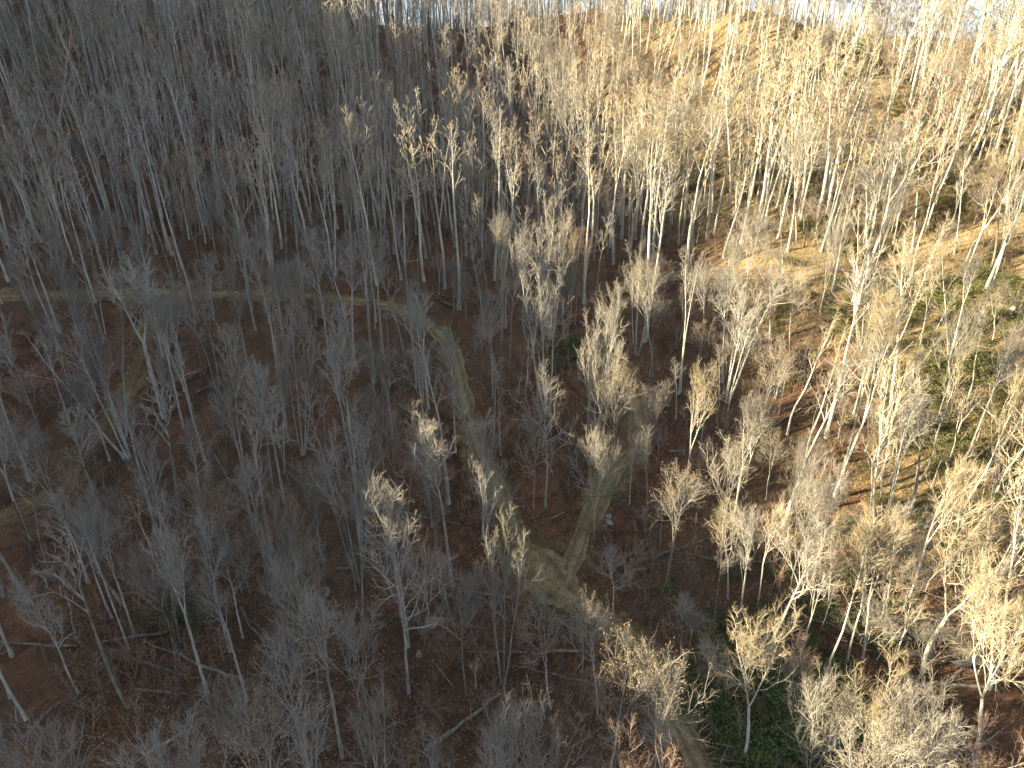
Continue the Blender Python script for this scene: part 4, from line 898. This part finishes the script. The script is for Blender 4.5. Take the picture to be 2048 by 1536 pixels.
# fallen leaves
sp = scatter(150000, 23, 27, 120, 1.7); zz = ground_z(sp[:, 0], sp[:, 1]); rng = np.random.default_rng(24); n = len(sp)
c = np.stack([sp[:, 0], sp[:, 1], zz+.03+.05*rng.random(n)], 1); U = rng.normal(size=(n, 3))*np.array([1, 1, .45]); U = nrm(U)
W = nrm(np.cross(U, np.array([0, 0, 1.])+.6*rng.normal(size=(n, 3)))); s = (.05+.06*rng.random(n))[:, None]
V = np.stack([c-U*s, c-W*s*.7, c+U*s, c+W*s*.7], 1).reshape(-1, 3)
tag(obj('fallen_leaves', quad_mesh('fallen_leaves', V, np.arange(n*4).reshape(-1, 4), [M['litter']], smooth=False)), 'curled brown fallen leaves over the forest floor', 'leaves', kind='stuff')
# grass on and beside the tracks, dry grass on the banks
def blades(name, n, seed, lo, hi, h, m, label, extra=None):
    rng = np.random.default_rng(seed); out = []; tot = 0
    Ls = np.concatenate([L for L, hw in LINES.values()]); hws = np.concatenate([np.full(len(L), hw) for L, hw in LINES.values()])
    i = rng.integers(0, len(Ls), n*3); x, y = (Ls[i] + rng.normal(size=(n*3, 2))*2.2).T
    if extra is not None: e = extra(rng, n); x = np.r_[x, e[:, 0]]; y = np.r_[y, e[:, 1]]
    td = track_d(x, y); k = (td > lo) & (td < hi)
    if extra is not None: k[n*3:] = True
    x, y = x[k], y[k]; n = len(x); z = ground_z(x, y)+.02
    inside = track_d(x, y) < 0; z = z + .28*inside
    hh = h*(.5+rng.random(n)); a = rng.random(n)*6.283; w = .02+.025*rng.random(n)
    b0 = np.stack([x-np.cos(a)*w, y-np.sin(a)*w, z-.05], 1); b1 = np.stack([x+np.cos(a)*w, y+np.sin(a)*w, z-.05], 1)
    t = np.stack([x+rng.normal(size=n)*hh*.5, y+rng.normal(size=n)*hh*.5, z+hh], 1); dw = np.stack([np.cos(a)*w, np.sin(a)*w, 0*a], 1)*.35
    V = np.stack([b0, b1, t+dw, t-dw], 1).reshape(-1, 3)
    tag(obj(name, quad_mesh(name, V, np.arange(n*4).reshape(-1, 4), [M[m]], smooth=False)), label, 'grass', kind='stuff')
blades('track_grass', 22000, 51, -3, .35, .16, 'grass', 'short olive grass growing on the old tracks')
def ext(rng, n):
    p = scatter(30000, 53, 45, 150, 1.0, lambda x, y: np.clip(sstep(25, 60, x)*(.5+1.2*vnoise(x/10, y/10, 61)), 0, 1)); return p
blades('dry_grass', 9000, 52, .1, 1.3, .30, 'dry', 'dry tan grass along the track banks and sunlit slope', ext)

# ------------------------------------------------------------------ the air
HAZE = 0.000018
if HAZE:
    bm = bmesh.new(); bmesh.ops.create_cube(bm, size=1); me = bpy.data.meshes.new('haze'); bm.to_mesh(me); bm.free()
    m = bpy.data.materials.new('haze'); m.use_nodes = True; m.node_tree.nodes.clear(); n = m.node_tree.nodes
    o_ = n.new('ShaderNodeOutputMaterial'); pv = n.new('ShaderNodeVolumePrincipled'); pv.inputs['Color'].default_value = (.55, .72, 1, 1); pv.inputs['Density'].default_value = HAZE
    m.node_tree.links.new(pv.outputs['Volume'], o_.inputs['Volume']); me.materials.append(m)
    hz = obj('haze', me); lo, hi = gz.min()-1, max(gz.max(), CAMZ+5)+30
    hz.scale = (7600, 6400, hi-lo); hz.location = (0, 1400, (lo+hi)/2); tag(hz, 'thin blue haze in the air', 'haze', kind='stuff')
scene.cycles.max_bounces = 3; scene.cycles.diffuse_bounces = 2; scene.cycles.transmission_bounces = 2; scene.cycles.glossy_bounces = 1; scene.cycles.volume_bounces = 0
